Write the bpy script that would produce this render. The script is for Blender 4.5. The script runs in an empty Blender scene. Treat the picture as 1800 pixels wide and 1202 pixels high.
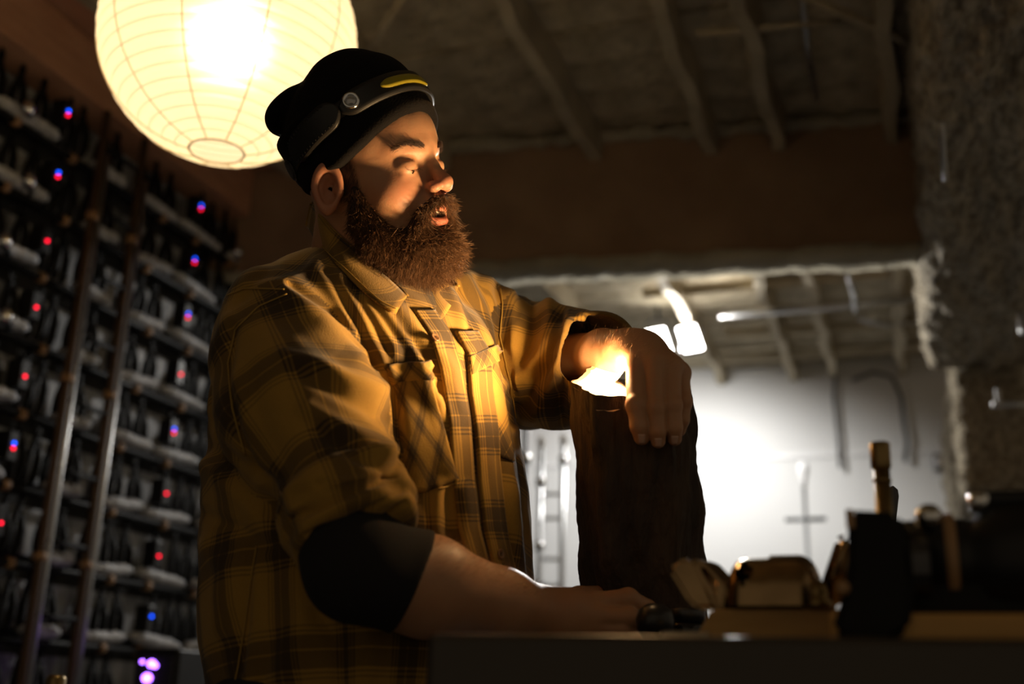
import bpy, bmesh, math, random
import numpy as np
from mathutils import Vector, Matrix
from mathutils.bvhtree import BVHTree

random.seed(7); rng = np.random.default_rng(7)
C = bpy.context.scene.collection
SC = bpy.context.scene

# ------------------------------------------------------------------ camera
FPX = 2000.0
PITCH = math.radians(17.6); ROLL = 0.03; CAMZ = 0.906
_r0 = np.array([1, 0, 0.]); _u0 = np.array([0, -math.sin(PITCH), math.cos(PITCH)])
FW = np.array([0, math.cos(PITCH), math.sin(PITCH)])
RT = _r0 * math.cos(ROLL) + _u0 * math.sin(ROLL)
UP = -_r0 * math.sin(ROLL) + _u0 * math.cos(ROLL)
CAM = np.array([0, 0, CAMZ])
cd = bpy.data.cameras.new('camera'); cam = bpy.data.objects.new('camera', cd); C.objects.link(cam)
cd.sensor_width = 36; cd.lens = 40; cd.clip_start = .02; cd.clip_end = 60
M = Matrix(((RT[0], UP[0], -FW[0], 0), (RT[1], UP[1], -FW[1], 0), (RT[2], UP[2], -FW[2], CAMZ), (0, 0, 0, 1)))
cam.matrix_world = M
cd.dof.use_dof = True; cd.dof.focus_distance = 1.42; cd.dof.aperture_fstop = 2.6
SC.camera = cam
# ------------------------------------------------------------------ world and exposure
w = bpy.data.worlds.new('world'); SC.world = w; w.use_nodes = True
w.node_tree.nodes['Background'].inputs[0].default_value = (1, .78, .52, 1)
w.node_tree.nodes['Background'].inputs[1].default_value = .135
SC.view_settings.view_transform = 'Standard'; SC.view_settings.look = 'None'
SC.view_settings.exposure = 0; SC.view_settings.gamma = 1; SC.view_settings.use_curve_mapping = False
P_LANTERN = 5.0; P_LOGLAMP = 15.5; P_WORK_WALL = 58.0; P_WORK_FRONT = 22.0

# ------------------------------------------------------------------ coordinates
def W(x, y, d):                       # photograph pixel + distance along the view axis -> world
    return CAM + RT * (x - 900) / FPX * d + UP * (601 - y) / FPX * d + FW * d
TH = math.radians(19.2); cT, sT = math.cos(TH), math.sin(TH)
def R(u, v, z): return np.array([u * cT + v * sT, -u * sT + v * cT, z])   # room axes -> world
def uv_of(P): return P[0] * cT - P[1] * sT, P[0] * sT + P[1] * cT
def hit_u(x, y, u):
    D = W(x, y, 1) - CAM; return CAM + D * u / (D[0] * cT - D[1] * sT)
def hit_v(x, y, v):
    D = W(x, y, 1) - CAM; return CAM + D * v / (D[0] * sT + D[1] * cT)
def hit_z(x, y, z):
    D = W(x, y, 1) - CAM; return CAM + D * (z - CAMZ) / D[2]
RZ = -TH                              # z rotation that turns local axes into the room's

# ------------------------------------------------------------------ object helpers
def tag(o, label=None, cat=None, group=None, kind=None):
    if label: o['label'] = label
    if cat: o['category'] = cat
    if group: o['group'] = group
    if kind: o['kind'] = kind
    return o
def empty(name, loc=(0, 0, 0), rz=0.0, **k):
    o = bpy.data.objects.new(name, None); C.objects.link(o)
    o.location = Vector(loc); o.rotation_euler = (0, 0, rz); o.empty_display_size = .05
    return tag(o, **k)
def link(name, me, m, parent=None, smooth=False, loc=None, rz=None):
    o = bpy.data.objects.new(name, me); C.objects.link(o)
    if m is not None and not me.materials: me.materials.append(m)
    if smooth: me.polygons.foreach_set('use_smooth', [True] * len(me.polygons))
    if parent: o.parent = parent
    if loc is not None: o.location = Vector(loc)
    if rz is not None: o.rotation_euler = (0, 0, rz)
    return o
def from_bm(name, bm, m, parent=None, smooth=False, **k):
    me = bpy.data.meshes.new(name); bm.to_mesh(me); bm.free()
    return link(name, me, m, parent, smooth, **k)
def np_mesh(name, V, Q):
    me = bpy.data.meshes.new(name)
    V = np.ascontiguousarray(V, dtype=np.float32); Q = np.ascontiguousarray(Q, dtype=np.int32)
    n = Q.shape[1]
    me.vertices.add(len(V)); me.vertices.foreach_set('co', V.ravel())
    me.loops.add(Q.size); me.loops.foreach_set('vertex_index', Q.ravel())
    me.polygons.add(len(Q)); me.polygons.foreach_set('loop_start', np.arange(0, Q.size, n, dtype=np.int32))
    me.polygons.foreach_set('use_smooth', np.ones(len(Q), dtype=bool))
    me.update(calc_edges=True)
    return me
def box(bm, c, s, rot=None, bev=0.0, seg=2):
    mtx = Matrix.Translation(Vector(c))
    if rot is not None: mtx = mtx @ (rot if isinstance(rot, Matrix) else Matrix.Rotation(rot, 4, 'Z'))
    mtx = mtx @ Matrix.Diagonal((s[0], s[1], s[2], 1))
    r = bmesh.ops.create_cube(bm, size=1, matrix=mtx)
    if bev:
        es = {e for v in r['verts'] for e in v.link_edges}
        bmesh.ops.bevel(bm, geom=list(es), offset=bev, segments=seg, affect='EDGES', profile=.5)
def frame_of(d):
    d = Vector(d).normalized(); a = Vector((0, 0, 1)) if abs(d.z) < .9 else Vector((1, 0, 0))
    x = d.cross(a).normalized(); return x, d.cross(x).normalized()
def tube(bm, pts, rad, seg=12, cap=True):
    pts = [Vector(p) for p in pts]; n = len(pts)
    rads = rad if hasattr(rad, '__len__') else [rad] * n
    rings = []; x = None
    for i, p in enumerate(pts):
        d = (pts[min(i + 1, n - 1)] - pts[max(i - 1, 0)])
        if d.length < 1e-9: d = Vector((0, 0, 1))
        d.normalize()
        if x is None: x, y = frame_of(d)
        else:
            x = (x - d * x.dot(d)).normalized(); y = d.cross(x)
        rings.append([bm.verts.new(p + (x * math.cos(t) + y * math.sin(t)) * rads[i]) for t in [2 * math.pi * k / seg for k in range(seg)]])
    for a, b in zip(rings, rings[1:]):
        for k in range(seg): bm.faces.new((a[k], a[(k + 1) % seg], b[(k + 1) % seg], b[k]))
    if cap:
        bm.faces.new(rings[0][::-1]); bm.faces.new(rings[-1])
def lathe(bm, prof, seg=24, axis=(0, 0, 1), org=(0, 0, 0)):
    ax = Vector(axis).normalized(); x, y = frame_of(ax); o = Vector(org); rings = []
    for r, h in prof:
        if r < 1e-6: rings.append([bm.verts.new(o + ax * h)])
        else: rings.append([bm.verts.new(o + ax * h + (x * math.cos(t) + y * math.sin(t)) * r) for t in [2 * math.pi * k / seg for k in range(seg)]])
    for a, b in zip(rings, rings[1:]):
        for k in range(seg):
            j = (k + 1) % seg
            if len(a) == 1 and len(b) == 1: continue
            if len(a) == 1: bm.faces.new((a[0], b[j], b[k]))
            elif len(b) == 1: bm.faces.new((a[k], a[j], b[0]))
            else: bm.faces.new((a[k], a[j], b[j], b[k]))
def prism(bm, pts, vec):
    a = [bm.verts.new(Vector(p)) for p in pts]; b = [bm.verts.new(Vector(p) + Vector(vec)) for p in pts]; n = len(a)
    bm.faces.new(a[::-1]); bm.faces.new(b)
    for k in range(n): bm.faces.new((a[k], a[(k + 1) % n], b[(k + 1) % n], b[k]))
    bmesh.ops.recalc_face_normals(bm, faces=bm.faces)

# ------------------------------------------------------------------ materials
def nodes(name):
    m = bpy.data.materials.new(name); m.use_nodes = True; nt = m.node_tree
    return m, nt, nt.nodes['Principled BSDF']
def nd(nt, t, **k):
    n = nt.nodes.new(t)
    for a, b in k.items(): setattr(n, a, b)
    return n
def mat(name, col, rough=.6, metal=0.0, col2=None, nscale=8, bump=0.0, bscale=40, bdist=.004, detail=5, spec=.5, stretch=None, coat=0):
    m, nt, b = nodes(name)
    b.inputs['Base Color'].default_value = (*col, 1); b.inputs['Roughness'].default_value = rough
    b.inputs['Metallic'].default_value = metal; b.inputs['Specular IOR Level'].default_value = spec
    b.inputs['Coat Weight'].default_value = coat
    tc = nd(nt, 'ShaderNodeTexCoord'); src = tc.outputs['Object']
    if stretch:
        mp = nd(nt, 'ShaderNodeMapping'); mp.inputs['Scale'].default_value = stretch
        nt.links.new(src, mp.inputs[0]); src = mp.outputs[0]
    if col2:
        n = nd(nt, 'ShaderNodeTexNoise'); n.inputs['Scale'].default_value = nscale; n.inputs['Detail'].default_value = detail
        nt.links.new(src, n.inputs['Vector'])
        r = nd(nt, 'ShaderNodeValToRGB'); r.color_ramp.elements[0].position = .35; r.color_ramp.elements[1].position = .65
        r.color_ramp.elements[0].color = (*col, 1); r.color_ramp.elements[1].color = (*col2, 1)
        nt.links.new(n.outputs['Fac'], r.inputs[0]); nt.links.new(r.outputs[0], b.inputs['Base Color'])
    if bump:
        n = nd(nt, 'ShaderNodeTexNoise'); n.inputs['Scale'].default_value = bscale; n.inputs['Detail'].default_value = detail
        nt.links.new(src, n.inputs['Vector'])
        bp = nd(nt, 'ShaderNodeBump'); bp.inputs['Strength'].default_value = bump; bp.inputs['Distance'].default_value = bdist
        nt.links.new(n.outputs['Fac'], bp.inputs['Height']); nt.links.new(bp.outputs[0], b.inputs['Normal'])
    return m
def emis(name, col, st):
    m, nt, b = nodes(name)
    b.inputs['Base Color'].default_value = (*[min(c, 1) for c in col], 1)
    b.inputs['Emission Color'].default_value = (*col, 1); b.inputs['Emission Strength'].default_value = st
    return m
MT = dict(
    floor=mat('concrete', (.10, .095, .09), .8, col2=(.16, .15, .14), bump=.3),
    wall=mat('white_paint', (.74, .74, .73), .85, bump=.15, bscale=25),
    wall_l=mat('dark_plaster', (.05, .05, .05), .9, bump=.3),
    foam=mat('sprayed_ceiling', (.38, .32, .215), .95, col2=(.60, .52, .37), nscale=9, bump=1, bscale=30, bdist=.03),
    joist=mat('painted_joist', (.38, .32, .22), .9, col2=(.52, .45, .32), nscale=6, bump=.7, bscale=25, bdist=.015),
    beam=mat('brown_beam', (.23, .14, .08), .75, col2=(.31, .20, .12), nscale=4, bump=.35, bscale=18, bdist=.01),
    ledger=mat('red_brown_timber', (.46, .23, .135), .8, col2=(.56, .30, .18), nscale=5, bump=.3, stretch=(1, 1, 6)),
    flange=mat('foam_edge', (.44, .40, .31), .95, col2=(.32, .29, .22), bump=1, bscale=25, bdist=.02),
    fuzz=mat('fireproofing', (.27, .22, .15), 1, col2=(.58, .51, .38), nscale=26, bump=1, bscale=38, bdist=.05, stretch=(1.6, .7, 1.6)),
    steel=mat('galvanised_steel', (.55, .56, .57), .35, 1, bump=.05),
    chrome=mat('bright_steel', (.75, .76, .77), .18, 1),
    darksteel=mat('dark_steel', (.08, .08, .085), .4, .8),
    rust=mat('brown_enamel_steel', (.075, .040, .018), .6, .0),
    black=mat('black_rubber', (.008, .008, .008), .5, spec=.15),
    blackp=mat('black_plastic', (.012, .012, .013), .38, spec=.3),
    tray=mat('grey_wrapped_tray', (.36, .37, .39), .45, col2=(.68, .69, .72), nscale=25, bump=.8, bscale=14, bdist=.03),
    panel=mat('grey_back_panel', (.12, .123, .13), .5, col2=(.55, .56, .58), nscale=16, stretch=(1, 1, .35)),
    tan=mat('tan_fitting', (.38, .22, .10), .5, col2=(.30, .17, .08)),
    bench=mat('dark_bench', (.018, .016, .014), .5, col2=(.028, .024, .02), bump=.2, spec=.25),
    benchedge=mat('worn_bench_edge', (.05, .042, .034), .38, .3),
    wood=mat('golden_pine', (.66, .38, .11), .5, col2=(.52, .28, .07), nscale=7, stretch=(1, 8, 8), bump=.15),
    castmetal=mat('cast_bronze_metal', (.36, .24, .12), .27, 1, col2=(.26, .17, .085), nscale=20),
    brass=mat('aged_brass', (.30, .21, .09), .33, .9, col2=(.22, .15, .06), nscale=18),
    log=mat('charred_wood', (.035, .022, .014), .75, col2=(.075, .045, .026), nscale=9, stretch=(4, 4, .6), bump=.9, bscale=22, bdist=.012),
    inner=mat('pale_cut_wood', (.75, .62, .42), .7),
    white_plastic=mat('white_plastic', (.8, .8, .8), .4),
    cord=mat('grey_cable', (.10, .10, .10), .6),
    jeans=mat('dark_trousers', (.02, .02, .025), .9, bump=.3, bscale=300, bdist=.001),
    boot=mat('brown_leather', (.05, .03, .02), .5),
    led_r=emis('red_led', (1, .004, .03), 4.5), led_b=emis('blue_led', (.004, .08, 1), 5),
    led_p=emis('purple_led', (.35, .12, 1), 9), led_w=emis('white_led', (1, .97, .92), 25),
)

# ================================================================== THE ROOM
def adopt(o, parent):
    o.parent = parent; o.matrix_parent_inverse = (Matrix.Translation(parent.location) @ parent.rotation_euler.to_matrix().to_4x4()).inverted(); return o
def room_box(name, u0, u1, v0, v1, z0, z1, m, parent=None, bev=0.0, **k):
    bm = bmesh.new(); box(bm, (0, 0, 0), (u1 - u0, v1 - v0, z1 - z0), bev=bev)
    o = from_bm(name, bm, m)
    o.location = Vector(R((u0 + u1) / 2, (v0 + v1) / 2, (z0 + z1) / 2)); o.rotation_euler = (0, 0, RZ)
    if parent: adopt(o, parent)
    return tag(o, **k)
CEIL = 2.94; VB = 6.85; UL = -2.45; UR = 2.0
room_box('floor', UL - .2, UR, -1.5, VB + .2, -.1, 0, MT['floor'], kind='structure', label='dark concrete workshop floor')
wb = room_box('wall_back', UL - .2, UR, VB, VB + .15, 0, CEIL + .05, MT['wall'], kind='structure', label='white painted back wall lit by the work lights')
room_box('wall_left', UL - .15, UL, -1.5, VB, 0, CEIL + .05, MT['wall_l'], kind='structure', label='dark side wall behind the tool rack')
ce = room_box('ceiling', UL - .2, UR, -1.5, VB + .15, CEIL + .03, CEIL + .15, MT['foam'], kind='structure', label='old boarded ceiling with sprayed coating')
# boards, each its own piece
bw = .185; v = 1.6; i = 0
while v < VB - .05:
    wdt = bw + random.uniform(-.02, .02); e = min(v + wdt, VB)
    room_box('ceiling_board', UL, UR - .02, v, e - .009, CEIL - random.uniform(0, .008), CEIL + .03, MT['foam'], ce)
    v = e; i += 1
for u in (-2.15, -1.56, -.985, -.56, -.33, .06, .9, 1.5):
    bm = bmesh.new(); n = 46; wd = .055
    prev = None
    for k in range(n):
        vv = 1.6 + (VB - 1.6) * k / (n - 1)
        du = .010 * math.sin(k * 1.3 + u * 9) + random.uniform(-.006, .006); dz = random.uniform(-.007, .007)
        ring = [bm.verts.new(R(u + du - wd / 2, vv, CEIL)), bm.verts.new(R(u + du - wd / 2 + .006, vv, 2.82 + dz)),
                bm.verts.new(R(u + du + wd / 2 - .006, vv, 2.82 + dz)), bm.verts.new(R(u + du + wd / 2, vv, CEIL))]
        if prev:
            for j in range(3): bm.faces.new((prev[j], ring[j], ring[j + 1], prev[j + 1]))
        prev = ring
    bmesh.ops.recalc_face_normals(bm, faces=bm.faces)
    adopt(from_bm('ceiling_joist', bm, MT['joist']), ce)
# cross beam
A = hit_z(820, 470, 2.42); B = hit_z(1630, 435, 2.42); dAB = (B - A); dAB /= np.linalg.norm(dAB)
perp = np.array([-dAB[1], dAB[0], 0])
a0 = A - dAB * 1.35; b0 = B + dAB * 1.6
def beam_piece(name, off0, off1, z0, z1, m, parent=None, rough=0.0, **k):
    bm = bmesh.new(); n = 90; prev = None
    for i in range(n):
        p = a0 + (b0 - a0) * i / (n - 1); r = lambda s=1.0: random.uniform(-rough, rough) * s
        ring = [bm.verts.new((*(p + perp * (off0 + r()))[:2], z0 + r())), bm.verts.new((*(p + perp * (off0 + r()))[:2], z1 + r())),
                bm.verts.new((*(p + perp * off1)[:2], z1)), bm.verts.new((*(p + perp * off1)[:2], z0 + r()))]
        if prev:
            for j in range(4): bm.faces.new((prev[j], ring[j], ring[(j + 1) % 4], prev[(j + 1) % 4]))
        else: bm.faces.new(ring)
        prev = ring
    bm.faces.new(prev[::-1]); bmesh.ops.recalc_face_normals(bm, faces=bm.faces)
    return tag(from_bm(name, bm, m, parent, smooth=rough > 0), **k)
bmo = beam_piece('trim_1', 0, .10, 2.425, CEIL, MT['beam'], kind='structure', label='deep brown cross beam under the ceiling')
beam_piece('bottom_flange', -.03, .13, 2.395, 2.43, MT['flange'], bmo, rough=.007)
beam_piece('sprayed_edge', -.035, .02, CEIL - .05, CEIL - .012, MT['flange'], bmo, rough=.013)
# left brown ledger
lg = room_box('trim_2', UL, UL + .14, 0, VB, 2.67, 2.86, MT['ledger'], kind='structure', label='red brown timber ledger along the top of the left wall')
room_box('trim_3', UL, UL + .34, 0, VB, 2.872, CEIL, MT['ledger'], kind='structure', label='upper brown timber course above the ledger')

# fireproofed beam running into the depth
def fuzzy_box(name, u0, u1, v0, v1, z0, z1, nu, nv, nz, amp, m, **k):
    bm = bmesh.new(); box(bm, (0, 0, 0), (u1 - u0, v1 - v0, z1 - z0), bev=.045, seg=3)
    me = bpy.data.meshes.new(name)
    bmesh.ops.subdivide_edges(bm, edges=[e for e in bm.edges if e.calc_length() > .1], cuts=nv, use_grid_fill=True)
    bm.verts.ensure_lookup_table(); bm.normal_update()
    from mathutils import noise
    for vt in bm.verts:
        q = Vector((vt.co.x * 14, vt.co.y * 5, vt.co.z * 14))
        a = noise.noise(q) * .6 + noise.noise(q * 2.7) * .35 + noise.noise(q * 6) * .22
        vt.co += vt.normal * a * amp
    o = from_bm(name, bm, m, smooth=True)
    o.location = Vector(R((u0 + u1) / 2, (v0 + v1) / 2, (z0 + z1) / 2)); o.rotation_euler = (0, 0, RZ)
    return tag(o, **k)
fz = fuzzy_box('trim_4', .135, .80, 1.55, 5.0, 2.31, CEIL + .02, 1, 90, 1, .05, MT['fuzz'], kind='structure', label='thick beam coated in shaggy sprayed fireproofing')
zl = hit_v(1680, 890, 5.3)[2]; ul0 = uv_of(hit_v(1672, 700, 5.3))[0]; ul1 = uv_of(hit_v(1792, 840, 5.3))[0]
fz2 = fuzzy_box('trim_5', ul0, ul1 + .05, 5.0, VB, zl, 2.45, 1, 50, 1, .04, MT['fuzz'], kind='structure', label='lower end of the fireproofed beam in front of the white wall')
def bar(name, p, q, r, m, seg=10, **k):
    bm = bmesh.new(); tube(bm, [p, q], r, seg); return tag(from_bm(name, bm, m, smooth=False), **k)
def pipe(name, pts, r, m, seg=10, **k):
    bm = bmesh.new(); tube(bm, pts, r, seg); return tag(from_bm(name, bm, m, smooth=True), **k)
# fixings under the fireproofed beam
def strap(px0, px1, py, d, m, h, label):
    p, q = W(px0, py, d), W(px1, py - 2, d); bm = bmesh.new()
    tube(bm, [p, q], h, 8); o = from_bm('pipe_strap', bm, m, smooth=True)
    for k in (.12, .88):
        b2 = bmesh.new(); c = p + (q - p) * k; tube(b2, [c, c + np.array([0, 0, .06])], h * .8, 8); from_bm('hanger', b2, m, o)
    return tag(o, label, 'bracket')
strap(1745, 1830, 711, 4.35, MT['steel'], .012, 'bright steel strap crossing the underside of the shaggy beam')
strap(1708, 1758, 872, 5.2, MT['steel'], .016, 'short pale steel bracket on the lower end of the shaggy beam')
strap(1794, 1830, 578, 3.9, MT['steel'], .02, 'steel bracket at the right picture edge on the shaggy beam')
bm = bmesh.new(); tube(bm, [W(1655, 215, 2.75), W(1660, 300, 2.88), W(1662, 316, 2.9)], .007, 8)
tag(from_bm('conduit', bm, MT['steel'], smooth=True), 'thin pale conduit running along the edge of the shaggy beam', 'conduit')

# conduits on the ceiling
pipe('conduit', [hit_z(1265, 554, 2.80), hit_z(1450, 540, 2.80), hit_z(1660, 521, 2.80)], .016, MT['steel'], label='long galvanised conduit under the far ceiling', cat='conduit')
pipe('conduit', [hit_z(1410, -10, 2.85), hit_z(1420, 90, 2.85), hit_z(1436, 172, 2.85)], .010, MT['steel'], label='thin grey conduit on the near ceiling running into the depth', cat='conduit')
pipe('pipe', [hit_z(1222, 58, 2.84), hit_z(1480, 38, 2.84)], .011, MT['joist'], label='brown pipe crossing under the near ceiling joists', cat='pipe')
pipe('pipe', [hit_z(1412, -8, 2.83), hit_z(1620, 84, 2.83)], .013, MT['joist'], label='brown pipe slanting towards the shaggy beam', cat='pipe')
pipe('pipe', [hit_z(712, -8, 2.84), hit_z(630, 110, 2.84)], .010, MT['joist'], label='thin brown pipe slanting down behind the paper lantern', cat='pipe')
pipe('conduit', [hit_z(1490, 478, 2.84), hit_z(1500, 512, 2.80), hit_z(1504, 545, 2.78)], .012, MT['steel'], label='short conduit bend dropping to the long conduit', cat='conduit')
pipe('conduit', [hit_z(1510, 560, 2.82), hit_z(1555, 571, 2.82), hit_z(1640, 566, 2.82)], .010, MT['steel'], label='thin conduit behind the long conduit on far ceiling', cat='conduit')
for k, (x0, y0, x1, y1) in enumerate([(1275, 585, 1660, 563), (1270, 628, 1660, 606), (1130, 515, 1660, 470)]):
    p, q = hit_z(x0, y0, 2.885), hit_z(x1, y1, 2.885)
    bm = bmesh.new(); tube(bm, [p, (p + q) / 2, q], .028, 4); adopt(from_bm('ceiling_batten', bm, MT['joist']), ce)
# back wall line, box and wires
zt = hit_v(1300, 806, VB)[2]
room_box('trim_6', UL, UR - .02, VB - .012, VB, zt - .012, zt + .012, MT['white_plastic'], kind='structure', label='thin horizontal seam strip along the white back wall')
jb = hit_v(1655, 813, VB - .03); u_, v_ = uv_of(jb)
o = room_box('junction_box', u_ - .045, u_ + .045, VB - .05, VB, jb[2] - .045, jb[2] + .045, MT['darksteel'], bev=.006, label='small grey junction box on the white back wall', cat='box')
bm = bmesh.new(); box(bm, (0, -.028, 0), (.06, .008, .06), bev=.002); from_bm('cover', bm, MT['steel'], o)
def wall_pts(pts, v): return [hit_v(x, y, v) for x, y in pts]
pipe('cable', wall_pts([(1462, 628), (1468, 660), (1466, 700), (1472, 760), (1477, 822)], VB - .05), .011, MT['cord'], 8, label='grey cable hanging straight down the white wall', cat='cable')
pipe('cable', wall_pts([(1498, 668), (1535, 654), (1568, 662), (1584, 698), (1588, 740), (1594, 775), (1591, 812)], VB - .05), .012, MT['cord'], 8, label='grey cable curving down the wall behind the brass rod', cat='cable')

# ================================================================== LIGHTS OF THE PLACE
# paper lantern
LC = W(404, 71, 2.25); LR = 222 / FPX * 2.25
def paper():
    m, nt, b = nodes('lantern_paper'); nt.nodes.remove(b); out = nt.nodes['Material Output']
    d = nd(nt, 'ShaderNodeBsdfDiffuse'); t = nd(nt, 'ShaderNodeBsdfTranslucent'); g = nd(nt, 'ShaderNodeBsdfRefraction')
    d.inputs[0].default_value = (.95, .90, .78, 1); t.inputs[0].default_value = (.93, .86, .70, 1)
    g.inputs[0].default_value = (.95, .88, .70, 1); g.inputs['Roughness'].default_value = .55; g.inputs['IOR'].default_value = 1.35
    a = nd(nt, 'ShaderNodeMixShader'); a.inputs[0].default_value = .52; c = nd(nt, 'ShaderNodeMixShader'); c.inputs[0].default_value = .16
    nt.links.new(d.outputs[0], a.inputs[1]); nt.links.new(t.outputs[0], a.inputs[2])
    nt.links.new(a.outputs[0], c.inputs[1]); nt.links.new(g.outputs[0], c.inputs[2]); nt.links.new(c.outputs[0], out.inputs[0])
    return m
ln = empty('paper_lantern', LC, label='large round glowing white paper lantern with wire ribs', cat='lantern')
bm = bmesh.new(); NR = 25; seg = 64; rings = []
t0 = math.radians(12); tt = []
for i in range(NR * 4 + 1): tt.append(t0 + (math.pi - 2 * t0) * i / (NR * 4))
for i, th in enumerate(tt):
    sag = 1 - .010 * abs(math.sin(math.pi * i / 4)) 
    rings.append([bm.verts.new((LR * sag * math.sin(th) * math.cos(p), LR * sag * math.sin(th) * math.sin(p), -LR * sag * math.cos(th))) for p in [2 * math.pi * k / seg for k in range(seg)]])
for a, b in zip(rings, rings[1:]):
    for k in range(seg): bm.faces.new((a[k], a[(k + 1) % seg], b[(k + 1) % seg], b[k]))
sh = from_bm('paper_shade', bm, paper(), ln, smooth=True)
ribm = mat('lantern_wire', (.55, .42, .22), .6)
for i in range(0, NR * 4 + 1, 4):
    th = tt[i]; bm = bmesh.new(); r = LR * math.sin(th) * .997; z = -LR * math.cos(th) * .997
    tube(bm, [(r * math.cos(a), r * math.sin(a), z) for a in [2 * math.pi * k / 48 for k in range(49)]], .0007 if 0 < i < NR * 4 else .0022, 4, cap=False)
    from_bm('rib', bm, ribm, sh if False else ln)
seamm = mat('lantern_seam', (.80, .66, .42), .8)
for k in range(10):
    a = 2 * math.pi * (k + .35) / 10; bm = bmesh.new()
    tube(bm, [(LR * 1.001 * math.sin(t) * math.cos(a), LR * 1.001 * math.sin(t) * math.sin(a), -LR * 1.001 * math.cos(t)) for t in tt[::2]], .0013, 4)
    from_bm('paper_seam', bm, seamm, ln)
bm = bmesh.new(); lathe(bm, [(0, -.045), (.02, -.04), (.03, -.02), (.03, 0), (.018, .03), (.015, .05), (0, .05)], 20, org=(0, 0, .115))
bulb = from_bm('bulb', bm, emis('warm_bulb', (1, .74, .40), 4), ln, smooth=True)
ld = bpy.data.lights.new('lantern_light', 'POINT'); ld.energy = P_LANTERN; ld.color = (1, .80, .54); ld.shadow_soft_size = .05
lo = bpy.data.objects.new('lantern_light', ld); C.objects.link(lo); lo.parent = ln; lo.location = (0, 0, .005)
bulb.visible_shadow = True
bm = bmesh.new(); tube(bm, [(0, 0, .17), (0, 0, CEIL - LC[2])], .004, 8); from_bm('cord', bm, MT['black'], ln)
bm = bmesh.new(); lathe(bm, [(0, .16), (.02, .16), (.02, .19), (.008, .205), (0, .205)], 16); from_bm('socket', bm, MT['blackp'], ln)
bulb.visible_shadow = True; lo.location = (0, 0, .0)

# twin work lights under the far ceiling
def work_light(px, py, d, tilt, label):
    c = W(px, py, d); e = empty('work_light', c, RZ + math.radians(20), label=label, cat='work light', group='twin work lights under the far ceiling')
    rx = Matrix.Rotation(math.radians(-12), 4, 'X') @ Matrix.Rotation(math.radians(tilt), 4, 'Y')
    bm = bmesh.new(); box(bm, (0, .02, 0), (.115, .035, .165), rx, bev=.01); from_bm('housing', bm, MT['darksteel'], e)
    bm = bmesh.new(); box(bm, (0, -.002, 0), (.098, .008, .145), rx, bev=.003); from_bm('led_panel', bm, MT['led_w'], e)
    for s in (-1, 1):
        bm = bmesh.new(); tube(bm, [(s * .062, .02, 0), (s * .062, .03, .10), (s * .03, .03, .13)], .005, 6); from_bm('yoke_arm', bm, MT['darksteel'], e)
    bm = bmesh.new(); tube(bm, [(-.03, .03, .13), (.03, .03, .13)], .005, 6); tube(bm, [(0, .03, .13), (0, .03, CEIL - c[2])], .008, 8); from_bm('hanger', bm, MT['darksteel'], e)
    l = bpy.data.lights.new('front_beam', 'AREA'); l.shape = 'RECTANGLE'; l.size = .12; l.size_y = .14; l.energy = P_WORK_FRONT; l.color = (1, .96, .9); l.spread = math.radians(110)
    o = bpy.data.objects.new('front_beam', l); C.objects.link(o); o.parent = e
    o.matrix_local = Matrix.Translation((0, -.012, 0)) @ Matrix.Rotation(math.radians(-66), 4, 'X')
    l = bpy.data.lights.new('rear_beam', 'SPOT'); l.energy = P_WORK_WALL; l.color = (1, .985, .96); l.spot_size = math.radians(156); l.spot_blend = .7; l.shadow_soft_size = .05
    o = bpy.data.objects.new('rear_beam', l); C.objects.link(o); o.parent = e; o.location = (0, .06, -.02)
    o.rotation_euler = (math.radians(30), 0, 0)
    return e
work_light(1158, 600, 5.95, -14, 'left one of two glaring white work lights, half behind the raised hand')
work_light(1213, 595, 5.95, -14, 'right one of two glaring white work lights under the far ceiling')

# ================================================================== TOOL RACK ON THE LEFT
UF = -2.30
rack = empty('tool_rack', R(-2.36, 2.7, 0), label='tall black steel tool rack with two brown uprights', cat='rack')
def to_local(o, parent): o.parent = parent; o.matrix_parent_inverse = parent.matrix_world.inverted()
bpy.context.view_layer.update()
def rbar(name, pts, r, m, parent=rack, seg=8):
    bm = bmesh.new(); tube(bm, pts, r, seg); o = from_bm(name, bm, m, smooth=True)
    o.parent = parent; o.matrix_parent_inverse = Matrix.Translation(parent.location).inverted() if parent.rotation_euler.z == 0 else Matrix()
    return o
ROWS = [2.57 - .2055 * i for i in range(10)]
for v in (2.63, 2.825):
    bm = bmesh.new(); tube(bm, [R(UF, v, 0), R(UF, v, 2.66)], .013, 10); o = from_bm('upright', bm, MT['rust'], smooth=True); to_local(o, rack)
    bm = bmesh.new(); tube(bm, [R(UF + .004, v + .026, .35), R(UF + .004, v + .026, 2.52)], .0085, 8); o = from_bm('upright_rail', bm, MT['steel'], smooth=True); to_local(o, rack)
    for z in (2.30, 1.78, 1.26):
        bm = bmesh.new(); tube(bm, [R(UF, v, z - .012), R(UF, v, z + .012)], .019, 10); o = from_bm('collar', bm, MT['tan'], smooth=True); to_local(o, rack)
for v in (1.7, 3.78):
    bm = bmesh.new(); tube(bm, [R(UF - .06, v, 0), R(UF - .06, v, 2.66)], .016, 10); o = from_bm('upright', bm, MT['darksteel'], smooth=True); to_local(o, rack)
for z in [r - .03 for r in ROWS]:
    bm = bmesh.new(); tube(bm, [R(UF, 2.63, z), R(UF, 2.825, z)], .009, 8); o = from_bm('rung', bm, MT['black'], smooth=True); to_local(o, rack)
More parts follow.
